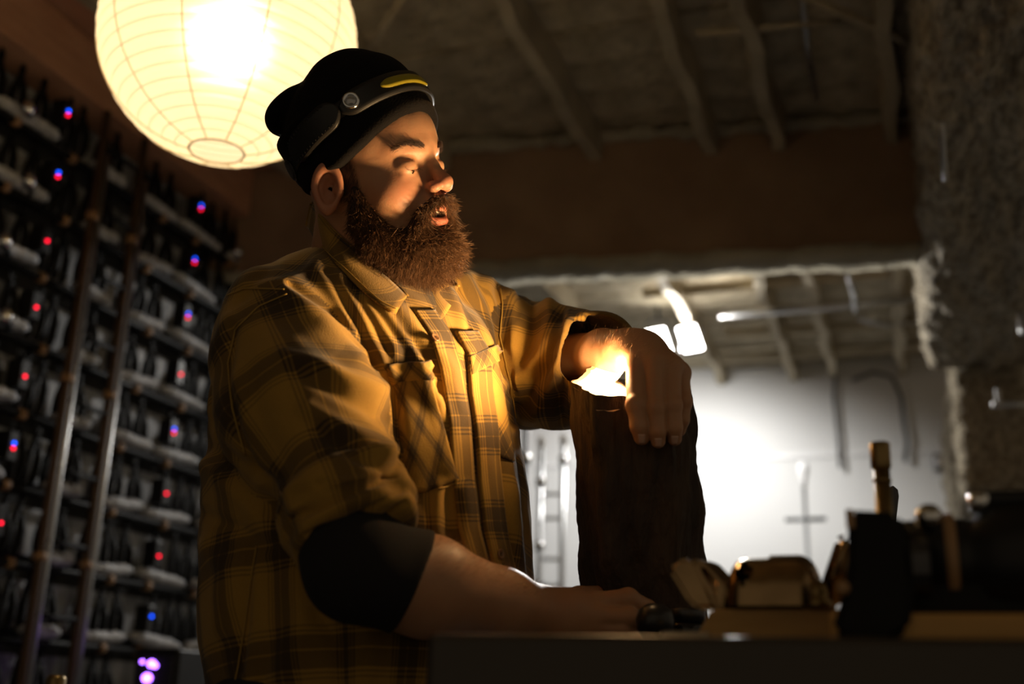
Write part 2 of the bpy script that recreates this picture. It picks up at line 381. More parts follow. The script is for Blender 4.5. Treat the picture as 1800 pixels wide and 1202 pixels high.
for z in ROWS:
    bm = bmesh.new(); tube(bm, [R(UF - .05, 1.7, z - .10), R(UF - .05, 3.78, z - .10)], .011, 8); o = from_bm('rail', bm, MT['black'], smooth=True); to_local(o, rack)
    for v in (2.30, 2.52, 2.98, 3.22, 3.45):
        vv = v + random.uniform(-.04, .04)
        bm = bmesh.new(); tube(bm, [R(UF - .05, vv, z - .10), R(UF - .05, vv + .022, z - .10)], .017, 8); o = from_bm('rail_clamp', bm, MT['tan'], smooth=True); to_local(o, rack)
    bm = bmesh.new(); c = R(UF - .115, 2.74, z + .005); box(bm, c, (.008, 2.08, .135), Matrix.Rotation(RZ, 4, 'Z')); o = from_bm('back_panel', bm, MT['panel']); to_local(o, rack)
ORD = ['top', 'second', 'third', 'fourth', 'fifth', 'sixth', 'seventh', 'eighth', 'ninth', 'tenth']
# one hand tool: head, pivot and two bowed handles, hung with the handles down
def hand_tool():
    bm = bmesh.new()
    for s in (-1, 1):
        tube(bm, [(.01, s * .004, .06), (.016, s * .012, .035), (.018, s * .021, .0), (.017, s * .022, -.035), (.013, s * .017, -.062), (.012, s * .015, -.072)], [.007, .010, .0125, .0125, .010, .005], 6)
        tube(bm, [(.01, s * .004, .055), (.012, -s * .007, .082), (.012, -s * .002, .105)], [.006, .006, .002], 5)
    lathe(bm, [(0, -.006), (.011, -.006), (.011, .006), (0, .006)], 8, axis=(1, 0, 0), org=(.012, 0, .058))
    me = bpy.data.meshes.new('hand_tool'); bm.to_mesh(me); bm.free(); me.materials.append(MT['blackp'])
    me.polygons.foreach_set('use_smooth', [True] * len(me.polygons)); return me
tool_me = hand_tool(); tool_me.materials[0] = MT['black']
def tray_mesh(L):
    bm = bmesh.new(); n = 18; pr = None
    for i in range(n + 1):
        t = i / n; y = (t - .5) * L; s = (1 - abs(2 * t - 1) ** 6) ** .5 if 0 < t < 1 else .35
        k = 1 + .18 * math.sin(i * 2.1) + random.uniform(-.08, .08)
        ring = [bm.verts.new((.030 * math.cos(a) * s * k, y, .021 * math.sin(a) * s * (2 - k))) for a in [2 * math.pi * j / 12 for j in range(12)]]
        if pr:
            for j in range(12): bm.faces.new((pr[j], pr[(j + 1) % 12], ring[(j + 1) % 12], ring[j]))
        else: bm.faces.new(ring[::-1])
        pr = ring
    bm.faces.new(pr); bmesh.ops.recalc_face_normals(bm, faces=bm.faces)
    me = bpy.data.meshes.new('wrapped_bundle'); bm.to_mesh(me); bm.free(); me.materials.append(MT['tray'])
    me.polygons.foreach_set('use_smooth', [True] * len(me.polygons)); return me
trays = [tray_mesh(.20), tray_mesh(.26), tray_mesh(.16)]
bm = bmesh.new(); lathe(bm, [(0, 0), (.017, 0), (.020, .006), (.020, .03), (.014, .045), (.013, .13), (0, .135)], 14, axis=(-.55, .83, -.1)); torch_me = bpy.data.meshes.new('torch'); bm.to_mesh(torch_me); bm.free(); torch_me.materials.append(MT['chrome'])
torch_me.polygons.foreach_set('use_smooth', [True] * len(torch_me.polygons))
def inst(name, me, P, rz, **k):
    o = bpy.data.objects.new(name, me); C.objects.link(o); o.location = Vector(P); o.rotation_euler = (random.uniform(-.10, .10), 0, rz); return tag(o, **k)
SECT = [('in front of the two uprights', [1.98, 2.065, 2.15, 2.24, 2.325, 2.41, 2.535, 2.595]), ('between the two uprights', [2.69, 2.765]),
        ('beyond the two uprights', [2.90, 2.985, 3.07, 3.245, 3.33, 3.415, 3.50, 3.585, 3.67])]
for i, z in enumerate(ROWS):
    for side, vs in SECT:
        g = '%s row of black tools %s' % (ORD[i], side)
        for n_, v in enumerate(vs):
            nth = ['first', 'second', 'third', 'fourth', 'fifth', 'sixth', 'seventh', 'eighth', 'ninth'][n_ if side.startswith('bey') else len(vs) - 1 - n_]
            wh = {'i': '%s tool before the uprights' % nth, 'b': '%s tool beyond the uprights' % nth}[side[0]] if not side.startswith('betw') else '%s tool between the uprights' % ['nearer', 'farther'][n_]
            inst('hand_tool', tool_me, R(UF - .075 + random.uniform(-.01, .01), v + random.uniform(-.008, .008), z - .005), RZ,
                 label='black bow-handled hand tool, %s in the %s rack row' % (wh, ORD[i]), cat='hand tool', group=g)
    for j, (v, t, pos) in enumerate([(2.05, 1, 'nearest end'), (2.36, 1, 'just before the uprights'), (2.74, 2, 'between the uprights'), (3.02, 0, 'just beyond the uprights'), (3.27, 1, 'in the middle beyond the uprights'), (3.54, 0, 'farthest from the uprights')]):
        inst('wrapped_bundle', trays[t], R(UF - .055 + random.uniform(-.01, .01), v, z - .066 - .002), RZ + random.uniform(-.03, .03), label='grey plastic-wrapped bundle on %s rack row, %s' % (ORD[i], pos), cat='bundle', group='grey bundles on the rack rows')
    for v, pos in ((2.30 + .05 * (i % 2), 'near end'), (3.43 + .06 * (i % 3), 'far end')):
        o = inst('torch', torch_me, R(UF + .0, v, z - .066), RZ, label='small silver torch on %s rack row, %s' % (ORD[i], pos), cat='torch', group='silver torches on the rack')
# little power units with indicator lights
led_bm = bmesh.new(); bmesh.ops.create_icosphere(led_bm, subdivisions=2, radius=.0045); lr = bpy.data.meshes.new('led'); led_bm.to_mesh(lr); lb = lr.copy(); led_bm.free()
lr.materials.append(MT['led_r']); lb.materials.append(MT['led_b'])
A_LED = [(120, 196, 'rb'), (103, 307, 'rb'), (85, 425, 'r'), (67, 541, 'r'), (47, 663, 'r'), (27, 784, 'rb'), (5, 918, 'r')]
B_LED = [(353, 364, 'rb'), (343, 459, 'rb'), (331, 556, 'rb'), (320, 660, 'r'), (308, 762, 'rb'), (295, 870, 'r'), (283, 979, 'r'), (269, 1084, 'b')]
for colm, v, side in ((A_LED, 2.467, 'in front of the uprights'), (B_LED, 3.178, 'beyond the uprights')):
    for i, (x, y, c) in enumerate(colm):
        P = R(UF, v, ROWS[i]); e = empty('power_unit', P, RZ, label='small black power unit with %s light, %s row %s' % ({'rb': 'red and blue', 'r': 'red', 'b': 'blue'}[c], ORD[i], side), cat='power unit', group='power units on the rack')
        bm = bmesh.new(); box(bm, (-.03, 0, 0), (.05, .036, .085), bev=.004); from_bm('case', bm, MT['blackp'], e)
        for ch in c:
            o = link('indicator_light', lr if ch == 'r' else lb, None, e); o.location = (-.003, 0, -.007 if ch == 'r' else .007)
# dark case with violet lights at the foot of the rack
P = W(296, 1215, 3.35); e = empty('amplifier_case', (P[0], P[1], P[2] - .12), RZ, label='dark case glowing with violet lights at the foot of the rack', cat='case')
bm = bmesh.new(); box(bm, (0, 0, .12), (.15, .15, .24), bev=.008); from_bm('body', bm, MT['blackp'], e)
bm = bmesh.new(); box(bm, (0, -.076, .12), (.12, .006, .20), bev=.002); fp = from_bm('front_panel', bm, MT['darksteel'], e)
for (dx, dz, s) in ((-.012, .195, 1.0), (-.022, .155, 1.2), (.0, .19, .7), (-.045, .2, .5)):
    bm = bmesh.new(); bmesh.ops.create_icosphere(bm, subdivisions=2, radius=.011 * s); o = from_bm('violet_light', bm, MT['led_p'], e, smooth=True); o.location = (dx, -.08, dz); o.scale = (1.3, .5, 1)
st = empty('case_stand', (P[0], P[1], 0), RZ, label='black stand carrying the dark case', cat='stand')
bm = bmesh.new(); box(bm, (0, 0, (P[2] - .12) - .01), (.2, .2, .02)); from_bm('shelf', bm, MT['black'], st)
for sx in (-.08, .08):
    for sy in (-.08, .08):
        bm = bmesh.new(); box(bm, (sx, sy, (P[2] - .14) / 2), (.02, .02, P[2] - .14)); from_bm('leg', bm, MT['black'], st)
# brass topped post at the lower left
P = W(100, 1186, 2.0); pe = empty('brass_post', (P[0], P[1], 0), label='dark post with a shiny brass cap at the lower left', cat='post')
bm = bmesh.new(); lathe(bm, [(0, 0), (.11, 0), (.11, .015), (.02, .03), (.014, .05), (.014, P[2] - .06), (0, P[2] - .06)], 20); from_bm('pole', bm, MT['black'], pe, smooth=False)
bm = bmesh.new(); lathe(bm, [(.013, P[2] - .07), (.017, P[2] - .065), (.017, P[2] - .006), (.013, P[2]), (0, P[2])], 20); from_bm('cap', bm, MT['brass'], pe, smooth=True)

# ================================================================== STANDS BY THE BACK WALL
def tower(xa, xb, ytop, d, rungs, label, m, rad):
    pa, pb = W(xa, ytop, d), W(xb, ytop - 4, d); pb[2] = pb[2]
    e = empty('pipe_ladder', ((pa[0] + pb[0]) / 2, (pa[1] + pb[1]) / 2, 0), label=label, cat='pipe ladder')
    off = np.array(e.location)
    for p in (pa, pb):
        q = p - off
        bm = bmesh.new(); tube(bm, [(q[0], q[1], 0), (q[0], q[1], q[2])], rad, 10); from_bm('pole', bm, m, e, smooth=True)
        bm = bmesh.new(); bmesh.ops.create_uvsphere(bm, u_segments=12, v_segments=8, radius=rad * 1.35); o = from_bm('end_cap', bm, MT['white_plastic'], e, smooth=True); o.location = Vector((q[0], q[1], q[2]))
        o.scale = (1, 1, 1.8)
    for y in rungs:
        qa = W(xa, y, d) - off; z = qa[2]
        bm = bmesh.new(); tube(bm, [(pa[0] - off[0], pa[1] - off[1], z), (pb[0] - off[0], pb[1] - off[1], z)], rad * .6, 8); from_bm('rung', bm, m, e, smooth=True)
    for (x, y, p) in ((xa, 852, pa), (xb, 812, pb), (xa, 968, pa)):
        z = W(x, y, d)[2]; q = p - off
        bm = bmesh.new(); tube(bm, [(q[0], q[1], z - .02), (q[0], q[1], z + .02)], rad * 1.7, 10); from_bm('clamp', bm, MT['chrome'], e, smooth=True)
    return e
tower(952, 991, 778, 5.6, (873, 917, 990, 1036, 1085), 'silver pipe ladder standing before the white wall', MT['steel'], .0145)
tower(905, 926, 735, 5.2, (800, 860, 920, 980, 1040), 'darker pipe ladder half hidden behind the shirt', MT['darksteel'], .014)
P = W(1412, 830, 6.25); e = empty('lamp_stand', (P[0], P[1], 0), RZ, label='slim stand with crossbar and white oval head at the back wall', cat='stand')
zc = W(1412, 917, 6.25)[2]
bm = bmesh.new(); lathe(bm, [(0, 0), (.14, 0), (.14, .02), (.02, .035), (.011, .05), (.011, P[2]), (0, P[2])], 16); from_bm('pole', bm, MT['steel'], e, smooth=True)
bm = bmesh.new(); tube(bm, [(-.108, 0, zc), (.108, 0, zc)], .012, 8); from_bm('crossbar', bm, MT['darksteel'], e, smooth=True)
bm = bmesh.new(); lathe(bm, [(0, -.075), (.014, -.07), (.018, -.03), (.026, 0), (.029, .03), (.024, .055), (.010, .066), (0, .067)], 16, org=(0, 0, P[2] - .01)); from_bm('head', bm, MT['white_plastic'], e, smooth=True)

# ================================================================== WORKBENCH
bc = W(745, 1118, .86); BU, BV = uv_of(bc); BZ = float(bc[2])
bn = empty('workbench', R(BU + .8, BV + .42, 0), RZ, label='dark heavy workbench in the foreground', cat='workbench')
bm = bmesh.new(); box(bm, (0, .02, BZ - .028), (1.60, .80, .056), bev=.006); from_bm('worktop', bm, MT['bench'], bn)
bm = bmesh.new(); box(bm, (0, -.395, BZ - .030), (1.604, .035, .066), bev=.007, seg=3); from_bm('front_lipping', bm, MT['benchedge'], bn)
for sx in (-.74, .74):
    for sy in (-.34, .36):
        bm = bmesh.new(); box(bm, (sx, sy, (BZ - .056) / 2), (.09, .09, BZ - .056), bev=.005); from_bm('leg', bm, MT['bench'], bn)
bm = bmesh.new(); box(bm, (0, -.33, BZ - .13), (1.40, .03, .14)); from_bm('apron', bm, MT['bench'], bn)
bm = bmesh.new(); box(bm, (0, 0, .22), (1.40, .62, .03)); from_bm('lower_shelf', bm, MT['bench'], bn)
def on_bench(px, d, py=1120):
    P = W(px, py, d); return np.array([P[0], P[1], BZ])
def mm(px, d): return px / FPX * d      # photograph pixels -> metres at a distance

# ---------------- hollow log lamp
lg_top = W(1106, 676, 1.345); lg_bot = W(1139, 1150, 1.335); lg_bot[2] = BZ
LOGAX = lg_top - lg_bot
lamp = empty('log_lamp', lg_bot, label='dark charred log lamp standing on the bench with a glowing cut top', cat='lamp')
FAC = [(198, .060), (268, .055), (318, .064), (25, .058), (85, .058), (140, .060)]
def log_r(t): 
    return min(d / max(math.cos(t - math.radians(a)), .2) for a, d in FAC)
from mathutils import noise as mnoise
cn = np.array([-.12, -.92, 1.0]); cn /= np.linalg.norm(cn)          # the slanting cut
def log_ring(h, k, seg=72):
    c = LOGAX * h; out = []
    for j in range(seg):
        t = 2 * math.pi * j / seg; r = log_r(t) * k * (.90 + .17 * math.sin(min(h * 1.15, 1) * math.pi * .62 + .35) - .07 * max(0, .12 - h) / .12)
        q = Vector((math.cos(t) * 3, math.sin(t) * 3, h * 4.5))
        r += (mnoise.noise(q * 1.4) * .0065 + mnoise.noise(Vector((q.x * 4, q.y * 4, q.z * 1.2))) * .0035 + mnoise.noise(q * 9) * .0012) * (1 if k > .95 else 0)
        p = c + np.array([math.cos(t) * r, math.sin(t) * r, 0]); out.append(p)
    return out
def cut(p):      # move a point of the top ring down along the axis onto the cut plane
    dd = ((p - LOGAX) @ cn) / ((LOGAX / np.linalg.norm(LOGAX)) @ cn); return p - LOGAX / np.linalg.norm(LOGAX) * dd
bm = bmesh.new(); HS = [i / 60 for i in range(61)]; pr = None; seg = 72
top_pts = [cut(p) for p in log_ring(1, 1)]
def skin_ring(h):
    out = []
    for p, tp in zip(log_ring(h, 1), top_pts):
        hmax = float(tp @ LOGAX) / float(LOGAX @ LOGAX); hh = h * hmax
        out.append(p - LOGAX * h + LOGAX * hh)
    return out
rings = [[bm.verts.new(p) for p in skin_ring(h)] for h in HS]
for a, b in zip(rings, rings[1:]):
    for k in range(seg): bm.faces.new((a[k], a[(k + 1) % seg], b[(k + 1) % seg], b[k]))
bm.faces.new(rings[0][::-1])
from_bm('charred_shell', bm, MT['log'], lamp, smooth=True)
def rim_ring(s, off):
    c = sum(top_pts) / len(top_pts); return [c + (p - c) * s + cn * off for p in top_pts]
bm = bmesh.new(); a = [bm.verts.new(p) for p in rim_ring(1.0, 0)]; b = [bm.verts.new(p) for p in rim_ring(.90, 0)]; c2 = [bm.verts.new(p) for p in rim_ring(.90, -.004)]
for k in range(seg):
    j = (k + 1) % seg; bm.faces.new((a[k], a[j], b[j], b[k])); bm.faces.new((b[k], b[j], c2[j], c2[k]))
from_bm('cut_rim', bm, MT['inner'], lamp)
bm = bmesh.new(); a = [bm.verts.new(p) for p in rim_ring(.895, -.001)]; b = [bm.verts.new(p) for p in rim_ring(.895, -.004)]
bm.faces.new(a); bm.faces.new(b[::-1])
for k in range(seg): bm.faces.new((b[k], b[(k + 1) % seg], a[(k + 1) % seg], a[k]))
from_bm('diffuser', bm, emis('warm_diffuser', (1, .80, .50), 6.0), lamp)
bm = bmesh.new(); bmesh.ops.create_uvsphere(bm, u_segments=16, v_segments=10, radius=.009)
LB = W(1098, 664, 1.310) - lg_bot
o = from_bm('bulb', bm, emis('warm_lamp_bulb', (1, .72, .38), 60), lamp, smooth=True); o.location = Vector(LB)
aim = Vector(W(690, 350, 1.33) - W(1098, 664, 1.310)).normalized()
bm = bmesh.new(); lathe(bm, [(.0135, .006), (.0145, .004), (.0145, -.010), (.007, -.020), (0, -.021)], 20, axis=aim, org=LB); from_bm('light_shield_cup', bm, MT['chrome'], lamp, smooth=True)  # unseen cup, added to keep the bulb's light off the hand
ld = bpy.data.lights.new('log_light', 'SPOT'); ld.energy = P_LOGLAMP; ld.color = (1, .62, .28); ld.shadow_soft_size = .028; ld.spot_size = math.radians(146); ld.spot_blend = .9
o2 = bpy.data.objects.new('log_light', ld); C.objects.link(o2); o2.parent = lamp; o2.location = Vector(LB) + aim * .012; o2.rotation_euler = aim.to_track_quat('-Z', 'Y').to_euler()

lp = bpy.data.lights.new('log_glow', 'POINT'); lp.energy = 1.45; lp.color = (1, .60, .26); lp.shadow_soft_size = .011
o3 = bpy.data.objects.new('log_glow', lp); C.objects.link(o3); o3.parent = lamp; o3.location = Vector(LB) + aim * .016
# ---------------- things on the bench in front
def rz_box(name, parent, c, s, rot, m, bev=.003):
    bm = bmesh.new(); box(bm, c, s, rot, bev=bev); return from_bm(name, bm, m, parent, smooth=False)
# golden wooden block
P = on_bench(1370, .96); e = empty('wooden_block', P, RZ, label='golden brown wooden block under the bronze clamp', cat='block')
bm = bmesh.new(); L = .13; hh = .034
prism(bm, [(-.072, -.03, 0), (.10, -.03, 0), (.10, -.03, hh), (-.052, -.03, hh)], (0, .075, 0)); bmesh.ops.bevel(bm, geom=list(bm.edges), offset=.002, segments=2, affect='EDGES')
from_bm('block', bm, MT['wood'], e)
WZ = BZ + hh
# bronze clamp: ring jaw, ribbed hood, lever
def ring_plate(bm, outer, inner, vec):
    a = [bm.verts.new(Vector(p)) for p in outer]; b = [bm.verts.new(Vector(p)) for p in inner]; v = Vector(vec)
    a2 = [bm.verts.new(x.co + v) for x in a]; b2 = [bm.verts.new(x.co + v) for x in b]; n = len(a)
    for k in range(n):
        j = (k + 1) % n
        bm.faces.new((a[k], a[j], b[j], b[k])); bm.faces.new((a2[k], b2[k], b2[j], a2[j]))
        bm.faces.new((a[k], a2[k], a2[j], a[j])); bm.faces.new((b[k], b[j], b2[j], b2[k]))
    bmesh.ops.recalc_face_normals(bm, faces=bm.faces)
def rounded(cx, cz, w, h, r, n=5, y=0):
    out = []
    for sx, sz, a0 in ((1, 1, 0), (-1, 1, 90), (-1, -1, 180), (1, -1, 270)):
        for k in range(n):
            a = math.radians(a0 + 90 * k / (n - 1)); out.append((cx + sx * (w / 2 - r) + r * math.cos(a), y, cz + sz * (h / 2 - r) + r * math.sin(a)))
    return out
P = on_bench(1360, .965); P[2] = WZ; cl = empty('bronze_clamp', P, RZ, label='bronze coloured clamp with diamond holes lying on the wooden block', cat='clamp')
d_ = .965
def lx(px): return mm(px - 1360, d_) * 1.03
def lz(py): return mm(1082 - py, d_)
# jaw: thick tilted rounded bar with a lozenge hole
bm = bmesh.new()
prism(bm, [(lx(1188), -.022, lz(1012)), (lx(1200), -.022, lz(994)), (lx(1228), -.022, lz(989)), (lx(1238), -.022, lz(997)), (lx(1268), -.022, lz(1066)), (lx(1272), -.022, lz(1081)), (lx(1236), -.022, lz(1081)), (lx(1222), -.022, lz(1070))], (.0, .022, 0))
bmesh.ops.bevel(bm, geom=list(bm.edges), offset=.004, segments=3, affect='EDGES'); from_bm('jaw', bm, MT['castmetal'], cl)
bm = bmesh.new(); ring_plate(bm, [(lx(1228), -.010, lz(989)), (lx(1245), -.010, lz(995)), (lx(1285), -.010, lz(1040)), (lx(1276), -.010, lz(1081)), (lx(1262), -.010, lz(1081)), (lx(1234), -.010, lz(1030))],
    [(lx(1240), -.010, lz(1003)), (lx(1250), -.010, lz(1008)), (lx(1272), -.010, lz(1035)), (lx(1264), -.010, lz(1058)), (lx(1258), -.010, lz(1058)), (lx(1243), -.010, lz(1030))], (.012, .020, 0))
bmesh.ops.bevel(bm, geom=list(bm.edges), offset=.0012, segments=2, affect='EDGES'); from_bm('jaw_side', bm, MT['castmetal'], cl)
# hood: half barrel with a lozenge window in its front half
def hood(x0, x1, r, m, name, hole=None, ends=(1, 0)):
    bm = bmesh.new(); na, nx = 24, 20; V = {}
    for s, rr in ((0, r), (1, r - .004)):
        for i in range(nx + 1):
            for j in range(na + 1):
                a = math.pi * j / na; x = x0 + (x1 - x0) * i / nx; tt_ = 2 * i / nx - 1; ee = math.sqrt(max(0, 1 - .62 * abs(tt_) ** 3 * ends[0 if tt_ < 0 else 1]))
                V[s, i, j] = bm.verts.new((x, -.004 - math.cos(a) * rr * .9 * ee, .002 + math.sin(a) ** .75 * rr * ee))
    def inhole(i, j):
        if not hole: return False
        t = (i + .5) / nx; a = (j + .5) / na; return abs(t - hole[0]) / hole[2] + abs(a - hole[1]) / hole[3] < 1
    for i in range(nx):
        for j in range(na):
            if inhole(i, j): continue
            bm.faces.new((V[0, i, j], V[0, i + 1, j], V[0, i + 1, j + 1], V[0, i, j + 1])); bm.faces.new((V[1, i, j], V[1, i, j + 1], V[1, i + 1, j + 1], V[1, i + 1, j]))
    bmesh.ops.recalc_face_normals(bm, faces=bm.faces); return from_bm(name, bm, m, cl, smooth=True)
hood(lx(1290), lx(1368), .043, MT['castmetal'], 'barrel', (.40, .20, .24, .13))
hood(lx(1362), lx(1442), .0455, MT['castmetal'], 'barrel_cover', ends=(0, 1))
bm = bmesh.new(); tube(bm, [(lx(1300), 0, .016), (lx(1430), 0, .016)], .016, 12); from_bm('core', bm, MT['black'], cl)  # black tube added inside so the lozenge hole shows dark, as shade
bm = bmesh.new(); prism(bm, [(lx(1428), -.02, lz(1080)), (lx(1475), -.02, lz(955)), (lx(1486), -.02, lz(951)), (lx(1503), -.02, lz(962)), (lx(1478), -.02, lz(1080))], (0, .016, 0))
bmesh.ops.bevel(bm, geom=list(bm.edges), offset=.006, segments=3, affect='EDGES'); from_bm('lever', bm, MT['castmetal'], cl, smooth=True)
bm = bmesh.new(); lathe(bm, [(0, 0), (.012, 0), (.012, .006), (.009, .009), (.009, .014), (.007, .022), (0, .024)], 16, org=(lx(1440), -.03, 0)); from_bm('thumb_screw', bm, MT['brass'], cl, smooth=True)
# black clamp head with brass rod
P = on_bench(1548, .83); vb = empty('black_vise', P, RZ, label='black vise head with rounded shoulders in front of the brass rod', cat='vise')
d2 = .83
def vx(px): return mm(px - 1548, d2) * 1.03
def vz(py): return mm(1150 - py, d2)
bm = bmesh.new(); prism(bm, [(vx(1508), -.02, vz(913)), (vx(1592), -.02, vz(920)), (vx(1606), -.02, vz(960)), (vx(1610), -.02, vz(1040)), (vx(1596), -.02, vz(1120)), (vx(1560), -.02, vz(1149)), (vx(1500), -.02, vz(1149)), (vx(1470), -.02, vz(1125)), (vx(1486), -.02, vz(1080)), (vx(1502), -.02, vz(1020)), (vx(1506), -.02, vz(950))], (0, .05, 0))
bmesh.ops.bevel(bm, geom=list(bm.edges), offset=.005, segments=3, affect='EDGES'); from_bm('body', bm, MT['black'], vb)
bm = bmesh.new(); lathe(bm, [(0, -.004), (.005, -.004), (.005, .003), (.003, .005), (0, .005)], 16, axis=(0, -1, 0), org=(vx(1493), -.02, vz(1052))); from_bm('bolt_head', bm, MT['tan'], vb)
bm = bmesh.new(); box(bm, (vx(1512), -.021, vz(932)), (.006, .006, .014), bev=.001); from_bm('worn_corner', bm, MT['tan'], vb)
bm = bmesh.new(); lathe(bm, [(0, 0), (.020, 0), (.020, .012), (0, .012)], 16, axis=(1, 0, 0), org=(vx(1608), .0, vz(1010))); from_bm('collar', bm, MT['darksteel'], vb)
P = on_bench(1570, .93); rod = empty('brass_rod', P, RZ, label='upright aged brass rod with a thicker head behind the black vise', cat='rod')
rh = lambda y: mm(1146 - y, .93)
bm = bmesh.new(); tube(bm, [(0, 0, 0), (0, 0, rh(812))], .0072, 18); from_bm('shaft', bm, MT['brass'], rod, smooth=True)
bm = bmesh.new(); lathe(bm, [(0, rh(818)), (.0072, rh(818)), (.0086, rh(814)), (.0086, rh(770)), (.0078, rh(767)), (0, rh(767))], 20); from_bm('head', bm, MT['brass'], rod, smooth=True)
bm = bmesh.new(); lathe(bm, [(0, rh(842)), (.0076, rh(842)), (.0080, rh(838)), (.0080, rh(836)), (0, rh(835))], 18); from_bm('neck_ring', bm, MT['brass'], rod, smooth=True)
bm = bmesh.new(); lathe(bm, [(0, 0), (.02, 0), (.02, .01), (.01, .014), (0, .014)], 18); from_bm('foot', bm, MT['darksteel'], rod)
# steel scraper standing behind
P = on_bench(1570, 1.36); sc_ = empty('steel_scraper', P, label='thin dark steel scraper blade standing behind the brass rod', cat='scraper')
d3 = 1.36; sx_ = lambda x: mm(x - 1570, d3); sz_ = lambda y: mm(1160 - y, d3)
bm = bmesh.new(); prism(bm, [(sx_(1520), 0, 0), (sx_(1526), 0, sz_(940)), (sx_(1558), 0, sz_(884)), (sx_(1570), 0, sz_(850)), (sx_(1580), 0, sz_(833)), (sx_(1590), 0, sz_(829)), (sx_(1598), 0, sz_(836)), (sx_(1599), 0, sz_(848)), (sx_(1584), 0, sz_(930)), (sx_(1580), 0, 0)], (0, .0025, 0))
bmesh.ops.bevel(bm, geom=list(bm.edges), offset=.0006, segments=1, affect='EDGES'); from_bm('blade', bm, MT['darksteel'], sc_)
# black power tool lying on a board
P = on_bench(1700, .84); bd = empty('small_board', P, RZ, label='small brown board under the black power tool', cat='board')
bm = bmesh.new(); box(bm, (-.01, .02, .012), (.17, .12, .024), bev=.003); from_bm('plank', bm, MT['wood'], bd)
P = P + np.array([0, 0, .024]); pt = empty('power_tool', P, RZ, label='black barrel-shaped power tool at the right end of the bench', cat='power tool')
bm = bmesh.new(); d4 = .86
def tx(px): return mm(px - 1700, d4) * 1.03
prof = [(0, tx(1602)), (.026, tx(1602)), (.030, tx(1612)), (.031, tx(1660)), (.0335, tx(1668)), (.0335, tx(1690)), (.031, tx(1700)), (.031, tx(1722)), (.041, tx(1742)), (.0425, tx(1790)), (.0425, tx(1900)), (.036, tx(1925)), (0, tx(1925))]
lathe(bm, prof, 32, axis=(1, 0, 0), org=(0, .01, .0435)); from_bm('barrel', bm, MT['blackp'], pt, smooth=True)
bm = bmesh.new(); lathe(bm, [(.033, tx(1676)), (.0352, tx(1678)), (.0352, tx(1694)), (.033, tx(1696))], 32, axis=(1, 0, 0), org=(0, .01, .0435)); from_bm('highlight_band', bm, MT['tan'], pt, smooth=True)  # tan ring painted in as the barrel's ring-shaped highlight
bm = bmesh.new(); lathe(bm, [(0, 0), (.010, 0), (.010, .010), (.006, .014), (0, .014)], 14, axis=(.05, -.55, .83), org=(tx(1655), -.008, .0685)); from_bm('button', bm, MT['chrome'], pt, smooth=True)
bm = bmesh.new(); lathe(bm, [(0, 0), (.008, 0), (.008, .010), (.005, .014), (0, .014)], 14, axis=(-.1, -.45, .83), org=(tx(1738), -.008, .078)); from_bm('button', bm, MT['chrome'], pt, smooth=True)
bm = bmesh.new(); box(bm, (tx(1800), .01, .0875), (.06, .03, .012), bev=.004); from_bm('handle_rail', bm, MT['blackp'], pt)
bm = bmesh.new(); box(bm, (tx(1720), .01, .012), (.10, .05, .024), bev=.002); from_bm('foot', bm, MT['black'], pt)
# knob and jar beside the lower hand
P = on_bench(1152, 1.17); kn = empty('dark_knob', P, label='dark glassy round knob beside the lower hand', cat='knob')
bm = bmesh.new(); lathe(bm, [(0, 0), (.013, 0), (.013, .008), (.009, .014), (.012, .02), (.019, .03), (.0205, .04), (.017, .05), (.008, .056), (0, .057)], 24); from_bm('ball', bm, mat('dark_glass', (.02, .02, .022), .3), kn, smooth=True)
bm = bmesh.new(); lathe(bm, [(.0132, .004), (.0145, .005), (.0145, .010), (.0132, .011)], 20); from_bm('ferrule', bm, MT['brass'], kn, smooth=True)
P = on_bench(1208, 1.2); jr = empty('black_jar', P, label='small black jar with shiny lid at the foot of the log lamp', cat='jar')
bm = bmesh.new(); lathe(bm, [(0, 0), (.019, 0), (.021, .004), (.021, .036), (.018, .04), (0, .04)], 22); from_bm('body', bm, mat('gloss_black', (.012, .012, .012), .12), jr, smooth=True)
bm = bmesh.new(); lathe(bm, [(0, .04), (.0195, .04), (.0195, .052), (.018, .054), (0, .054)], 22); from_bm('lid', bm, MT['darksteel'], jr, smooth=True)
# steel rule on the front edge
P = on_bench(1203, .872); ru = empty('steel_rule', P, RZ, label='short bright steel rule lying at the front bench edge', cat='rule')
bm = bmesh.new(); prism(bm, [(-.018, -.004, 0), (-.018, .010, 0), (-.018, .010, .010), (-.018, .004, .010)], (.036, 0, 0)); from_bm('blade', bm, MT['steel'], ru)
bm = bmesh.new(); box(bm, (-.010, .007, .0102), (.006, .005, .001)); from_bm('slot', bm, MT['darksteel'], ru)

# ================================================================== THE PERSON
# implicit surfaces in view-aligned metres (x right, y up, z away), polygonised with surface nets
F32 = np.float32
def Cc(x, y, z): return np.array([(x - 900) / FPX * z, (601 - y) / FPX * z, z], dtype=F32)
def to_world(V): return (CAM + V[:, :1] * RT + V[:, 1:2] * UP + V[:, 2:3] * FW).astype(F32)
def to_px(V): return 900 + FPX * V[:, 0] / V[:, 2], 601 - FPX * V[:, 1] / V[:, 2]
def smin(a, b, k):
    h = np.clip(.5 + .5 * (b - a) / k, 0, 1); return b + (a - b) * h - k * h * (1 - h)
def smax(a, b, k): return -smin(-a, -b, k)
def cap(p, a, b, r0, r1):
    a = np.asarray(a, F32); ba = np.asarray(b, F32) - a; pa = p - a
    h = np.clip(pa @ ba / (ba @ ba), 0, 1); return np.linalg.norm(pa - h[:, None] * ba, axis=1) - (r0 + (r1 - r0) * h)
